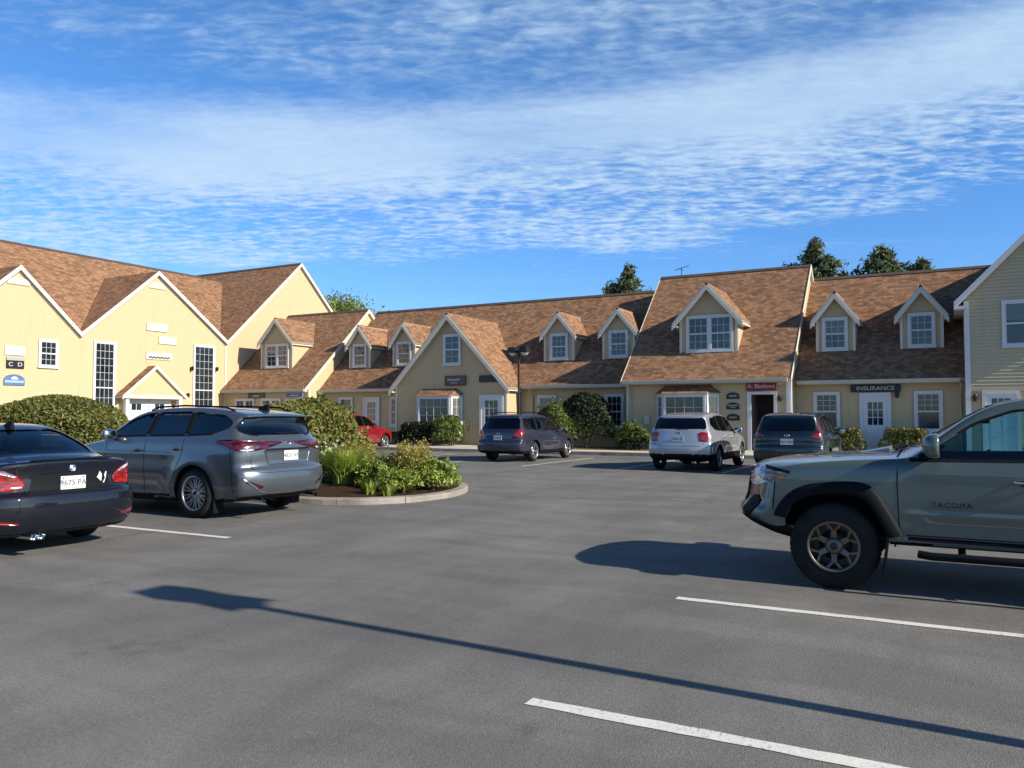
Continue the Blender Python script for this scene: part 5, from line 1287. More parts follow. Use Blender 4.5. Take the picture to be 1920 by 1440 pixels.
def fender(wx, name='fender_flare'):
    """moulded flare: an angular black arch standing proud of the body"""
    dx_ = wx - .93
    oc = [(.39, .60), (.43, .72), (.54, .86), (.70, .945), (.93, .975), (1.16, .985), (1.28, .93), (1.38, .77), (1.47, .60), (1.53, .47)]
    ic = [(.50, .585), (.53, .69), (.61, .785), (.74, .845), (.93, .865), (1.12, .865), (1.22, .81), (1.30, .68), (1.36, .56), (1.40, .46)]
    outer = [(p[0] + dx_, p[1]) for p in chaikin(oc, 2, False)]; inner = [(p[0] + dx_, p[1]) for p in chaikin(ic, 2, False)]
    for sg in (-1, 1):
        mb = MB(); rows = []
        for a, b_ in zip(inner, outer):
            wb = float(B.half(np.array(b_[0]), np.array(b_[1]))); ya = max(wb + .045, .965)
            m1 = (a[0] * .25 + b_[0] * .75, a[1] * .25 + b_[1] * .75)
            rows.append([(b_[0], sg * (wb - .03), b_[1]), (b_[0], sg * (wb + .012), b_[1]), (m1[0], sg * (ya - .012), m1[1]), (a[0] * .75 + b_[0] * .25, sg * ya, a[1] * .75 + b_[1] * .25), (a[0], sg * (ya - .004), a[1]), (a[0], sg * (ya - .16), a[1])])
        if sg > 0: rows = [list(reversed(q)) for q in rows]
        mb.grid(rows); obj(name, mb, M_plast, r, False)
for wx in S['wheels']: fender(wx)
for sg in (-1, 1):
    patch('headlamp', bv, chaikin([(.12, 1.075), (.30, 1.09), (.47, 1.06), (.56, 1.03), (.50, .985), (.38, .95), (.20, .90), (.12, .93)], 1), SIDE(sg), .010, M_clearl, r, .03, .012)
    patch('headlamp_bezel', bv, [(.30, 1.09), (.56, 1.055), (.55, 1.035), (.32, 1.06)], SIDE(sg), .016, M_plast, r, .03, .012)
    patch('turn_lamp', bv, [(.34, 1.035), (.56, 1.03), (.50, .99), (.38, .955), (.30, .96)], SIDE(sg), .015, M_amber, r, .03, .012)
    patch('headlamp', bv, chaikin([(sg * .60, .90), (sg * .90, .93), (sg * .90, 1.05), (sg * .62, 1.04)], 1), NOSE, .008, M_clearl, r, .03, .01)
    patch('fog_lamp_surround', bv, chaikin([(sg * .62, .60), (sg * .84, .62), (sg * .84, .82), (sg * .66, .80)], 1), NOSE, .008, M_plast, r, .03, .01)
    st = MB(); st.tube([(1.62, sg * 1.0, .385), (1.72, sg * 1.02, .375), (3.45, sg * 1.02, .375), (3.55, sg * 1.0, .385)], .035, 8)
    for q in (1.95, 2.55, 3.2): st.tube([(q, sg * .7, .47), (q, sg * .95, .36)], .022, 6); st.box(q - .03, q + .03, sg * .72 - .02, sg * .72 + .02, .33, .50)
    obj('side_step', st, M_plast, r, False)
    for wx in S['wheels']:
        f_ = MB(); f_.hexa([(wx + .40, sg * .72, .18), (wx + .415, sg * .72, .18), (wx + .415, sg * .98, .18), (wx + .40, sg * .98, .18), (wx + .45, sg * .72, .58), (wx + .465, sg * .72, .58), (wx + .465, sg * .97, .58), (wx + .45, sg * .97, .58)]); obj('mud_flap', f_, M_plast, r, False)
    patch('tail_lamp', bv, [(sg * .80, .85), (sg * .94, .85), (sg * .94, 1.2), (sg * .80, 1.2)], REAR, .006, M_tail, r, .04, .01)
    # door lettering, black
    txt = text_mesh('TACOMA', .062, .003, 1.28); txt.materials.clear(); txt.materials.append(M_seam)
    w0 = float(B.half(np.array(1.88), np.array(.80)))
    Mx = Matrix.Translation((1.88, sg * (w0 + .002), .805)) @ (Matrix(((1, 0, 0, 0), (0, 0, -1, 0), (0, 1, 0, 0), (0, 0, 0, 1))) if sg < 0 else Matrix(((-1, 0, 0, 0), (0, 0, 1, 0), (0, 1, 0, 0), (0, 0, 0, 1))))
    txt.transform(Mx); t = bpy.data.objects.new('door_lettering', txt); sc.collection.objects.link(t); t.parent = r
patch('grille', bv, [(-.52, .74), (.52, .74), (.58, 1.06), (-.58, 1.06)], NOSE, .010, M_plast, r, .04, .01)
patch('lower_bumper', bv, [(-.90, .44), (.90, .44), (.92, .56), (.80, .60), (-.80, .60), (-.92, .56)], NOSE, .008, M_plast, r, .04, .01)
for sg in (-1, 1): patch('bumper_edge', bv, strip([(.08, .60), (.16, .535), (.30, .49), (.50, .475), (.60, .47)], .045), SIDE(sg), .006, M_plast, r, .04, .008)
b = MB()                                     # hood scoop
n = 10; rows = []
for i in range(n + 1):
    t = i / n; x_ = 1.36 - .42 * t; zt = 1.218 + .062 * (1 - t) ** 1.2 - .02 * t
    rows.append([(x_, y_, zt - .075 * (abs(y_) / .30) ** 4 * 1 - (.0 if 1 else 0)) for y_ in [-.32 + .64 * j / 12 for j in range(13)]])
b.grid(rows)
b.face([(1.36, y_, 1.218 + .062 - .075 * (abs(y_) / .30) ** 4) for y_ in [-.32 + .64 * j / 12 for j in range(13)]] + [(1.36, .32, 1.19), (1.36, -.32, 1.19)])
obj('hood_scoop', b, P_green, r, False)
b = MB(); b.box(.925, .945, -.22, .22, 1.205, 1.235) if 0 else b.tube([(1.44, -.55, 1.262), (1.47, .1, 1.272)], .012, 6); b.tube([(1.44, .05, 1.262), (1.47, .6, 1.268)], .012, 6); obj('windscreen_wiper', b, M_plast, r, False)
b = MB(); b.tube([(1.62, 0, 1.28), (1.62, 0, 1.28)], .01, 5) if 0 else b.box(2.12, 2.2, -.12, .12, 1.50, 1.56); obj('rear_view_mirror', b, M_plast, r, False)

# --- parked cars in front of the row, noses towards the building (+y)
def rear_kit(r, bv, S, tail, plz, txt, badge_z=None, lowz=.34, exh=None):
    for sg in (-1, 1): patch('tail_lamp', bv, rnd(tail, .03), CORNER(sg, S['L'] - .12, 42), .010, M_tail, r, .04, .014)
    plate(r, bv, 0, plz, .010, txt)
    if badge_z: badge(r, bv, 0, badge_z)
    patch('lower_bumper', bv, [(-.88, .2), (.88, .2), (.84, lowz), (-.84, lowz)], REAR, .004, M_plast, r, .05, .006)
    for sg in (-1, 1):
        if exh and (sg > 0 or exh > 1): b = MB(); b.tube([(S['L'] - .4, sg * .5, .27), (S['L'] - .02, sg * .5, .27)], .035, 10); obj('exhaust_pipe', b, M_chrome, r, False)
        patch('headlamp', bv, [(sg * .85, .72), (sg * .50, .74), (sg * .52, .86), (sg * .82, .90)], NOSE, .006, M_clearl, r, .05, .01)
    patch('grille', bv, [(-.45, .42), (.45, .42), (.48, .72), (-.48, .72)], NOSE, .004, M_plast, r, .05, .006)
    b = MB(); hx_ = bv.ray_cast(Vector((9, 0, S['belt'] + .14)), Vector((-1, 0, 0)))[0]
    if hx_: b.tube([(hx_.x + .015, -.05, S['belt'] + .14), (hx_.x + .01, .33, S['belt'] + .17)], .010, 6); obj('rear_wiper', b, M_plast, r, False)
# wagon
S = dict(name='parked_wagon', L=4.78, W=1.83, h=.032, paint=P_blue, belt=1.02, wheels=(.93, 3.67), wr=.35, ww=.225, rim=.25, track=.79, style='plain', spokes=5, rimm=M_alloy, sil_min=.24, clad=.40,
  sil=[(.5, .25), (.12, .27), (.02, .42), (0, .6), (.05, .78), (.3, .88), (.8, .97), (1.15, 1.02), (1.3, 1.06), (1.75, 1.38), (2.1, 1.56), (2.5, 1.63), (3.2, 1.655), (3.9, 1.64), (4.22, 1.61), (4.34, 1.57), (4.30, 1.54), (4.56, 1.16), (4.66, 1.06), (4.68, .9), (4.68, .75), (4.77, .70), (4.78, .5), (4.7, .33), (4.4, .26), (2.5, .24), (1.2, .24)],
  wz=([.2, .32, .5, .75, .95, 1.05, 1.3, 1.5, 1.65], [.84, .88, .905, .91, .895, .845, .74, .66, .58]), flare=.03, hollow=.02, crown=.05, cf=.36, cr=.18, k=.07,
  cabin=[(1.6, .7), (1.62, 1.0), (2.0, 1.42), (2.4, 1.52), (3.6, 1.54), (4.25, 1.48), (4.42, 1.12), (4.42, .7)],
  side_windows=[([(1.62, 1.06), (2.42, 1.075), (2.46, 1.49), (2.25, 1.46), (1.95, 1.34)], G_mid), ([(2.52, 1.075), (3.25, 1.09), (3.22, 1.51), (2.54, 1.50)], G_mid), ([(3.34, 1.10), (4.05, 1.12), (4.22, 1.22), (4.12, 1.46), (3.32, 1.50)], G_mid)],
  windshield=[(-.70, 1.09), (.70, 1.09), (.58, 1.49), (-.58, 1.49)], ws_x=(1.1, 2.4), rear_glass=[(-.74, 1.13), (.74, 1.13), (.64, 1.49), (-.64, 1.49)], rg_x=(4.0, 4.9),
  seats=(2.05, 2.95), dash=1.75, seatz=.45, mirror=(1.78, 1.10), handles=[(2.3, .90), (3.15, .92)],
  seams=[[(2.48, 1.04), (2.48, .4)], [(1.55, 1.0), (1.55, .4)], [(3.30, 1.05), (3.26, .8), (3.15, .5)]], rear_seams=[[(-.68, 1.0), (-.68, .72), (.68, .72), (.68, 1.0)]])
r, B, bv = vehicle(S, (-13.62, 28.75, 0), R(-90), 'dark slate blue wagon parked before the front gable and lamp post')
rear_kit(r, bv, S, [(-.20, 1.05), (.03, 1.11), (.18, 1.04), (.24, .88), (.06, .82), (-.10, .88)], .83, '7318 RB', .97, exh=1)
for sg in (-1, 1): b = MB(); b.tube([(1.95, sg * .56, 1.58), (2.15, sg * .56, 1.69), (3.9, sg * .56, 1.70), (4.1, sg * .56, 1.62)], .020, 6); obj('roof_rail', b, M_plast, r, False)
# silver crossover
S = dict(name='parked_crossover', L=4.72, W=1.93, h=.032, paint=P_silver, belt=1.06, wheels=(.95, 3.77), wr=.36, ww=.24, rim=.235, track=.83, style='plain', spokes=5, rimm=M_alloy, sil_min=.25, clad=.49,
  sil=[(.5, .27), (.12, .29), (.02, .44), (0, .65), (.05, .85), (.3, .98), (.8, 1.05), (1.15, 1.09), (1.3, 1.13), (1.8, 1.46), (2.15, 1.60), (2.6, 1.67), (3.2, 1.69), (3.8, 1.66), (4.25, 1.60), (4.40, 1.57), (4.38, 1.54), (4.52, 1.26), (4.60, 1.16), (4.65, 1.0), (4.66, .82), (4.71, .76), (4.72, .52), (4.65, .38), (4.4, .29), (2.5, .26), (1.2, .26)],
  wz=([.2, .34, .5, .75, .98, 1.1, 1.35, 1.55, 1.7], [.88, .93, .95, .955, .94, .89, .78, .70, .62]), flare=.022, hollow=.02, crown=.05, cf=.38, cr=.18, k=.085,
  cabin=[(1.65, .72), (1.66, 1.05), (2.05, 1.47), (2.5, 1.58), (3.6, 1.59), (4.2, 1.50), (4.38, 1.15), (4.38, .72)],
  side_windows=[([(1.66, 1.11), (2.44, 1.13), (2.48, 1.555), (2.28, 1.53), (1.98, 1.41)], G_mid), ([(2.55, 1.13), (3.28, 1.15), (3.24, 1.57), (2.57, 1.565)], G_dark), ([(3.37, 1.155), (3.85, 1.19), (4.10, 1.32), (3.95, 1.49), (3.34, 1.56)], G_dark)],
  windshield=[(-.74, 1.15), (.74, 1.15), (.62, 1.55), (-.62, 1.55)], ws_x=(1.1, 2.5), rear_glass=[(-.76, 1.20), (.76, 1.20), (.66, 1.51), (-.66, 1.51)], rg_x=(4.0, 4.9),
  seats=(2.1, 3.0), dash=1.8, seatz=.5, mirror=(1.85, 1.15), handles=[(2.3, .95), (3.15, .97)],
  seams=[[(2.5, 1.08), (2.5, .45)], [(1.6, 1.05), (1.6, .45)], [(3.32, 1.1), (3.28, .8), (3.18, .5)]], rear_seams=[[(-.70, 1.1), (-.72, .82), (-.62, .72), (.62, .72), (.72, .82), (.70, 1.1)]])
r, B, bv = vehicle(S, (-6.84, 27.1, 0), R(-90), 'silver white crossover parked in front of the tall roofed block')
rear_kit(r, bv, S, [(-.02, 1.10), (.16, 1.12), (.26, 1.07), (.25, .86), (.02, .84)], .93, '2046 TK', 1.08, .40, exh=2)
# dark compact SUV
S = dict(name='parked_compact_suv', L=4.6, W=1.86, h=.032, paint=P_teal, belt=1.06, wheels=(.92, 3.58), wr=.355, ww=.235, rim=.235, track=.79, style='plain', spokes=5, rimm=M_alloy, sil_min=.24, clad=.36,
  sil=[(.5, .26), (.12, .28), (.02, .44), (0, .65), (.05, .84), (.3, .97), (.8, 1.04), (1.1, 1.08), (1.25, 1.12), (1.75, 1.45), (2.1, 1.59), (2.5, 1.66), (3.1, 1.68), (3.7, 1.66), (4.15, 1.62), (4.33, 1.58), (4.30, 1.55), (4.42, 1.28), (4.50, 1.14), (4.55, 1.0), (4.54, .82), (4.60, .76), (4.60, .52), (4.52, .36), (4.3, .28), (2.5, .25), (1.2, .25)],
  wz=([.2, .34, .5, .75, .98, 1.1, 1.35, 1.55, 1.7], [.86, .90, .92, .925, .91, .865, .77, .70, .62]), flare=.028, hollow=.025, crown=.05, cf=.38, cr=.20, k=.075,
  cabin=[(1.6, .72), (1.62, 1.05), (2.0, 1.46), (2.4, 1.57), (3.5, 1.58), (4.1, 1.5), (4.28, 1.15), (4.28, .72)],
  side_windows=[([(1.62, 1.11), (2.38, 1.13), (2.42, 1.55), (2.22, 1.52), (1.94, 1.40)], G_mid), ([(2.49, 1.13), (3.2, 1.15), (3.18, 1.56), (2.51, 1.56)], G_dark), ([(3.28, 1.155), (3.72, 1.20), (3.98, 1.34), (3.85, 1.48), (3.26, 1.55)], G_dark)],
  windshield=[(-.72, 1.14), (.72, 1.14), (.60, 1.54), (-.60, 1.54)], ws_x=(1.0, 2.4), rear_glass=[(-.70, 1.18), (.70, 1.18), (.62, 1.52), (-.62, 1.52)], rg_x=(3.9, 4.8),
  seats=(2.05, 2.9), dash=1.75, seatz=.5, mirror=(1.8, 1.15), handles=[(2.25, .95), (3.05, .97)],
  seams=[[(2.44, 1.08), (2.44, .42)], [(1.56, 1.05), (1.56, .42)], [(3.24, 1.1), (3.2, .8), (3.1, .5)]], rear_seams=[[(-.66, 1.1), (-.66, .80), (.66, .80), (.66, 1.1)]])
r, B, bv = vehicle(S, (-3.80, 26.5, 0), R(-90), 'dark teal compact SUV parked between the silver car and the pickup')
rear_kit(r, bv, S, [(-.06, 1.40), (.00, 1.42), (.02, 1.14), (.22, 1.07), (.24, 1.01), (.04, .98), (-.10, 1.04)], .90, '5527 WN', 1.06, .36, exh=2)
# red car behind the plants
S = dict(S, name='parked_red_car', paint=P_red, h=.036); S.pop('cuts', None)
r, B, bv = vehicle(S, (-24.45, 31.75, 0), R(-90), 'bright red car half hidden behind the tall hedge bush')
rear_kit(r, bv, S, [(-.06, 1.09), (.20, 1.12), (.34, 1.06), (.34, .94), (.02, .92)], .80, '3394 LD', None)

# ================================================================ planting
def _leaf(c1, c2, c3):
    def f(N, b):
        g_ = N.n('ShaderNodeNewGeometry').outputs['Random Per Island']; tc = N.n('ShaderNodeTexCoord').outputs['Object']
        n1 = N.noise(tc, 2.2, 3)
        v = N.m('ADD', N.m('MULTIPLY', g_, .7), N.m('MULTIPLY', n1, .5))
        c = N.ramp(v, [(.15, c1), (.6, c2), (1.0, c3)])
        N.t.links.new(c, b.inputs['Base Color'])
        tr = N.n('ShaderNodeBsdfTranslucent', {'Color': c}); mx = N.n('ShaderNodeMixShader', {0: .28, 1: b.outputs[0], 2: tr.outputs[0]})
        N.t.links.new(mx.outputs[0], N.t.nodes['Material Output'].inputs[0])
    return f
L_olive = mat('olive_hedge_leaves', (.06, .08, .02), .5, spec=.35, build=_leaf((.05, .064, .012), (.16, .175, .036), (.32, .30, .08)))
L_bright = mat('bright_shrub_leaves', (.1, .2, .04), .45, spec=.4, build=_leaf((.08, .13, .015), (.24, .33, .045), (.48, .54, .11)))
L_mid = mat('green_shrub_leaves', (.1, .2, .04), .5, spec=.35, build=_leaf((.05, .085, .015), (.13, .18, .032), (.26, .31, .07)))
L_rust = mat('rusty_green_leaves', (.1, .1, .03), .5, spec=.35, build=_leaf((.07, .11, .02), (.19, .23, .045), (.42, .26, .07)))
L_dark = mat('dark_yew_leaves', (.02, .04, .015), .5, spec=.3, build=_leaf((.012, .022, .010), (.028, .045, .018), (.055, .075, .03)))
L_pine = mat('pine_needles', (.03, .05, .025), .6, spec=.25, build=_leaf((.06, .088, .045), (.14, .18, .085), (.25, .28, .14)))
L_dec = mat('ash_leaves', (.08, .13, .03), .5, build=_leaf((.10, .15, .03), (.23, .30, .06), (.36, .42, .12)))
L_grass = mat('yellow_green_blades', (.2, .3, .04), .5, build=_leaf((.18, .28, .03), (.40, .54, .07), (.66, .68, .16)))
L_gold = mat('golden_plumes', (.4, .3, .06), .6, build=_leaf((.22, .20, .04), (.42, .34, .07), (.55, .42, .14)))
M_bark = mat('bark', (.10, .075, .05), .9, var=.3, vscale=6)
M_petal = mat('white_petals', (.78, .78, .72), .6)

def leaves(mb, C, Nrm, size, aspect=1.7, jitter=.9, m=0):
    """small pointed leaf faces at points C, roughly facing Nrm"""
    n = len(C); T = rng.normal(size=(n, 3)); Nn = Nrm + rng.normal(size=(n, 3)) * jitter
    Nn /= np.linalg.norm(Nn, axis=1)[:, None]; U = np.cross(Nn, T); U /= np.linalg.norm(U, axis=1)[:, None]; V_ = np.cross(Nn, U)
    s_ = size * rng.uniform(.6, 1.25, (n, 1)); a = C - U * s_ * .5 * aspect; b_ = C + V_ * s_ * .34 - U * s_ * .1; c = C + U * s_ * .5 * aspect; d = C - V_ * s_ * .34 - U * s_ * .1
    i0 = len(mb.v); arr = np.stack([a, b_, c, d], 1).reshape(-1, 3); mb.v += arr.tolist()
    mb.f += [(i0 + 4 * k, i0 + 4 * k + 1, i0 + 4 * k + 2, i0 + 4 * k + 3) for k in range(n)]; mb.m += [m] * n; mb.sm += [False] * n
def bumpy(D, seed, amp):
    r = np.random.default_rng(seed); f = np.ones(len(D))
    for k in range(9):
        q = r.normal(size=3); q /= np.linalg.norm(q); w = r.uniform(2, 6); f += amp / 3 * np.sin(w * (D @ q) + r.uniform(0, 6.3))
    return f
def bush(name, label, c, rx, ry, h, n, size, m, cat='shrub', boxy=0.0, amp=.10, seed=1, group=None, stems=True, fill=.4, lumps=0, z0=.1, lobes=0):
    r_ = np.random.default_rng(seed); r = root(name, (c[0], c[1], z0), label, cat, group)
    D = r_.normal(size=(n, 3)); D /= np.linalg.norm(D, axis=1)[:, None]; D[:, 2] = np.where(D[:, 2] < -.35, -D[:, 2], D[:, 2])
    f = bumpy(D, seed, amp)
    lowk = 1 + .30 * np.clip(-D[:, 2] / .35 + .6 * (D[:, 2] < .3), 0, 1)
    if boxy: k = (np.abs(D) ** 8).sum(1) ** (-1 / 8); f = f * (1 + (k - 1) * boxy)
    rad = f * np.where(r_.random(n) < .62, r_.uniform(.93, 1.04, n), r_.uniform(fill, .95, n))
    zc = h * .52; P = D * rad[:, None] * np.array([rx, ry, h * .50]) * np.stack([lowk, lowk, 1 + .9 * (D[:, 2] < 0)], 1) + np.array([c[0], c[1], z0 + zc])
    if lobes:
        li = r_.integers(0, lobes, n); lo = np.array([[r_.uniform(-.55, .55) * rx, r_.uniform(-.4, .4) * ry, r_.uniform(-.16, .10) * h] for _ in range(lobes)]); ls = r_.uniform(.50, .72, lobes)
        lo[0] = (0, 0, .10 * h); P = D * (rad * ls[li])[:, None] * np.array([rx, ry, h * .52]) * np.stack([lowk, lowk, 1 + .9 * (D[:, 2] < 0)], 1) + lo[li] + np.array([c[0], c[1], z0 + zc])
    P[:, 2] = np.maximum(P[:, 2], z0 + .04 + r_.random(n) * .12)
    mb = MB(); leaves(mb, P, D, size)
    for q in range(lumps):                      # stray shoots breaking the outline
        d = r_.normal(size=3); d[2] = abs(d[2]) * .9 + .2; d /= np.linalg.norm(d); k = 26; t = r_.uniform(.95, 1.13, k)
        Q = d[None] * t[:, None] * np.array([rx, ry, h * .5]) + np.array([c[0], c[1], z0 + zc]) + r_.normal(size=(k, 3)) * size * .8; leaves(mb, Q, np.repeat(d[None], k, 0), size)
    o = obj('foliage', mb, m, r)
    st = MB()
    for q in range(7):
        a = r_.uniform(0, 6.3); e = (c[0] + rx * .6 * math.cos(a), c[1] + ry * .6 * math.sin(a), z0 + h * .75)
        st.tube([(c[0] + .08 * math.cos(a), c[1] + .08 * math.sin(a), z0 - .05), ((c[0] * 1.2 + e[0] * .8) / 2, (c[1] * 1.2 + e[1] * .8) / 2, z0 + h * .35), e], [.025, .018, .008], 5)
    obj('stem', st, M_bark, r) if stems else None
    return r
def blades(name, label, c, n, h, spread, m, tips=None, w=.018, seed=3, cat='ornamental plant', z0=.12, group=None):
    r_ = np.random.default_rng(seed); r = root(name, (c[0], c[1], z0), label, cat, group); mb = MB(); tp = []
    for i in range(n):
        a = r_.uniform(0, 6.3); q = r_.random() ** .5; L_ = h * r_.uniform(.65, 1.1); b0 = np.array([c[0] + spread * .35 * q * math.cos(a), c[1] + spread * .35 * q * math.sin(a), z0])
        lean = r_.uniform(.15, .75) * spread; dr = np.array([math.cos(a), math.sin(a), 0]); sd_ = np.array([-math.sin(a + .6), math.cos(a + .6), 0]) * w * r_.uniform(.6, 1.3)
        pts = [b0 + dr * lean * (t ** 2.2) + np.array([0, 0, L_ * (t - .22 * t ** 3)]) for t in (0, .35, .7, 1)]
        for k in range(3):
            w0, w1 = (1 - k * .28), (1 - (k + 1) * .30)
            mb.face([pts[k] - sd_ * w0, pts[k] + sd_ * w0, pts[k + 1] + sd_ * max(w1, .08), pts[k + 1] - sd_ * max(w1, .08)])
        tp.append(pts[-1])
    obj('blades', mb, m, r)
    if tips:
        t_ = MB(); T = np.array(tp)[: int(len(tp) * .55)]; T = np.repeat(T, 8, 0) + r_.normal(size=(len(T) * 8, 3)) * np.array([.03, .03, .08]); leaves(t_, T, r_.normal(size=T.shape), .035); obj('plumes', t_, tips, r)
    return r
bush('rounded_hedge_bush', 'large clipped olive dome bush behind the black sedan', (-21.9, 13.75), 2.0, 1.7, 2.03, 24000, .066, L_olive, 'bush', .10, .07, 11, z0=.0)
bush('rounded_hedge_bush', 'smaller olive bush between the large dome and the grey SUV', (-19.95, 13.9), .75, .9, 1.6, 7500, .064, L_olive, 'bush', .05, .09, 12, z0=.0)
bush('leafy_bush', 'tall green bush with rusty leaves behind the grey SUV', (-13.05, 14.1), 1.3, 1.25, 1.95, 20000, .068, L_rust, 'bush', .06, .10, 13, lumps=10, z0=.0)
bush('island_shrub', 'dense bright green shrub in the middle of the island', (-10.0, 12.85), .48, .46, .62, 5600, .060, L_bright, 'shrub', 0, .16, 21, lumps=14, lobes=5)
bush('island_shrub', 'tallest bright green shrub, right of the yellow green grass', (-9.9, 13.5), .50, .50, .76, 5200, .062, L_bright, 'shrub', 0, .18, 22, lumps=16, lobes=5)
bush('island_shrub', 'green shrub nearest the rounded end of the kerb', (-8.98, 13.35), .42, .46, .62, 4600, .058, L_bright, 'shrub', 0, .18, 23, lumps=14, lobes=5)
bush('island_shrub', 'low green shrub in front, near the curve of the kerb', (-9.25, 12.55), .42, .34, .44, 3200, .052, L_bright, 'shrub', 0, .2, 24, lumps=10, lobes=5)
#bush('island_shrub', 'dark low shrub in front beside the SUV bumper', (-10.7, 12.1), .42, .32, .45, 1700, .07, L_dark, 'shrub', 0, .2, 25, lumps=8)
blades('ornamental_plant', 'yellow green arching grass clump beside the grey SUV', (-10.85, 12.9), 1500, .92, .62, L_grass, None, .014, 31)
blades('ornamental_plant', 'bright grass clump behind, left of the tallest shrub', (-11.1, 13.5), 420, .98, .45, L_grass, None, .013, 32)
blades('golden_plume_plant', 'golden plumed grass rising between the green shrubs', (-9.38, 13.15), 620, .98, .42, L_grass, L_gold, .010, 33)
blades('golden_plume_plant', 'rusty orange plumed grass beside the tall leafy bush', (-10.95, 13.5), 300, 1.0, .4, L_grass, L_gold, .010, 36)
blades('daylily_tuft', 'small grey green leaf tuft at the front of the mulch', (-9.5, 12.0), 90, .34, .34, L_bright, None, .014, 34, 'perennial')
blades('daylily_tuft', 'small leaf tuft close to the kerb curve', (-9.05, 11.95), 70, .28, .3, L_bright, None, .012, 35, 'perennial')
fl = root('flowering_perennial', (-11.45, 13.2, .12), 'white flowers on green stems against the grey SUV', 'flowers')
mb = MB(); C_ = np.array([-11.45, 13.2, .85]) + rng.normal(size=(24, 3)) * np.array([.18, .2, .10])
for c in C_: leaves(mb, c + rng.normal(size=(5, 3)) * .014, np.tile([.6, -.5, .6], (5, 1)), .045, 1.2, .5)
obj('petals', mb, M_petal, fl)
mb = MB()
for c in C_: mb.tube([(-11.45 + (c[0] + 11.45) * .3, 13.2 + (c[1] - 13.2) * .3, .1), tuple(c)], [.006, .003], 4)
leaves(mb, np.array([-11.45, 13.2, .5]) + rng.normal(size=(500, 3)) * np.array([.22, .22, .2]), rng.normal(size=(500, 3)), .07); obj('stems_and_leaves', mb, L_bright, fl)

# foundation planting along the row
bush('clipped_hedge', 'dark clipped hedge under the bay window of the front gable', (-23.2, 33.75), 1.35, .55, 1.15, 5500, .09, L_dark, 'hedge', .7, .05, 41)
bush('clipped_hedge', 'low dark hedge left of the bay window hedge', (-25.1, 33.6), .75, .45, .6, 2200, .08, L_dark, 'hedge', .5, .08, 42)
bush('bright_shrub', 'bright green bush right of the bay window', (-21.3, 33.1), .85, .75, 1.55, 9000, .085, L_mid, 'shrub', 0, .14, 43, lumps=14, lobes=5)
bush('bright_shrub', 'large green bush in front of the dark hedge, behind the dark wagon', (-15.9, 33.6), 1.2, .9, 2.1, 13000, .09, L_mid, 'shrub', 0, .12, 44, lumps=12, lobes=5)
bush('clipped_hedge', 'tall dark evergreen bush between two ground floor windows', (-14.75, 34.3), 1.15, .85, 2.4, 7500, .10, L_dark, 'shrub', .2, .07, 45)
bush('bright_shrub', 'small yellow green bush left of the silver crossover', (-12.35, 33.7), .62, .55, 1.2, 4500, .075, L_mid, 'shrub', 0, .12, 46, lumps=8, lobes=5)
bush('clipped_hedge', 'low dark hedge under the yellow green bush', (-12.0, 33.5), .75, .45, .55, 2000, .08, L_dark, 'hedge', .5, .06, 47)
bush('clipped_hedge', 'boxy hedge left of the nine pane white door', (-3.85, 34.9), .66, .42, .98, 3600, .07, L_olive, 'hedge', .8, .03, 48)
bush('clipped_hedge', 'boxy hedge right of the nine pane white door', (-1.6, 34.9), .75, .42, .98, 3900, .07, L_olive, 'hedge', .8, .03, 49)

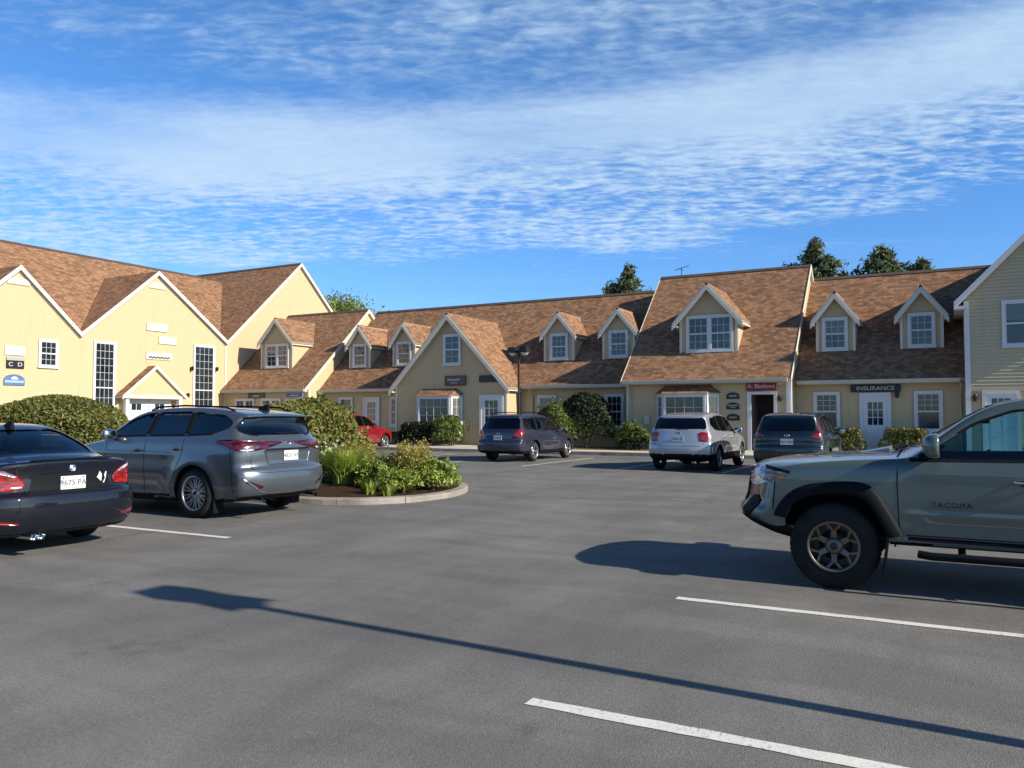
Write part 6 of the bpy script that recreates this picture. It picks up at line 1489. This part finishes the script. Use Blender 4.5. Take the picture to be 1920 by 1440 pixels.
# trees behind the roofs
def conifer(c, H, Rr, label, seed, n=38, base=.30):
    r_ = np.random.default_rng(seed); r = root('pine_tree', (c[0], c[1], 0), label, 'tree', 'pine trees beyond the roofs')
    tk = MB(); tk.tube([(c[0], c[1], -.2), (c[0] + .1, c[1], H * .5), (c[0], c[1], H * .96)], [.32, .20, .03], 8); obj('trunk', tk, M_bark, r)
    mb = MB()
    for i in range(n):
        t = i / (n - 1); z = H * (base + (1 - base) * t); rad = Rr * min(1.0, ((1 - t) * 2.6) ** .8 + .05) * r_.uniform(.72, 1.12)
        for k in range(max(4, int(9 * (1 - t) + 4))):
            a = r_.uniform(0, 6.3); L_ = rad * r_.uniform(.45, 1.18); up = r_.uniform(.10, .45)
            m_ = int(90 * L_ / Rr) + 12; q = r_.random(m_) ** .7
            P = np.stack([c[0] + math.cos(a) * L_ * q, c[1] + math.sin(a) * L_ * q, z + L_ * up * q - .12 * (q > .8)], 1) + r_.normal(size=(m_, 3)) * np.array([.20, .20, .18])
            leaves(mb, P, np.tile([math.cos(a) * .4, math.sin(a) * .4, .6], (m_, 1)), (.24), 2.6, .9)
    obj('crown', mb, L_pine, r); return r
conifer((-9.65, 70), 15.8, 3.2, 'tall wide pine behind the tall roofed block', 51)
conifer((-4.65, 70), 14.7, 2.7, 'middle pine above the insurance office roof', 52)
conifer((-1.85, 70), 13.5, 1.7, 'smallest pine top, right of the middle pine', 53)
conifer((-25.7, 70), 15.1, 2.9, 'lone pine behind the long roof, left of the tall block', 54)
def broadleaf(c, H, Rr, label, seed):
    r_ = np.random.default_rng(seed); r = root('broadleaf_tree', (c[0], c[1], 0), label, 'tree')
    tk = MB(); tk.tube([(c[0], c[1], -.2), (c[0], c[1], H * .4), (c[0] + .3, c[1], H * .75)], [.4, .28, .08], 8)
    mb = MB()
    for k in range(60):
        a = r_.uniform(0, 6.3); e = np.array([c[0] + math.cos(a) * Rr * r_.uniform(.1, .9), c[1] + math.sin(a) * Rr * r_.uniform(.1, .9), H * r_.uniform(.45, .93)])
        e[2] -= H * .18 * (np.hypot(e[0] - c[0], e[1] - c[1]) / Rr) ** 2
        tk.tube([(c[0], c[1], H * .4), tuple(e)], [.10, .02], 5); m_ = 260
        P = e + r_.normal(size=(m_, 3)) * np.array([.9, .9, .7]); leaves(mb, P, P - e, .26, 1.8, .8)
    obj('trunk', tk, M_bark, r); obj('crown', mb, L_dec, r); return r
broadleaf((-61, 72), 16.2, 5.6, 'broadleaf tree rising behind the low link block', 61)
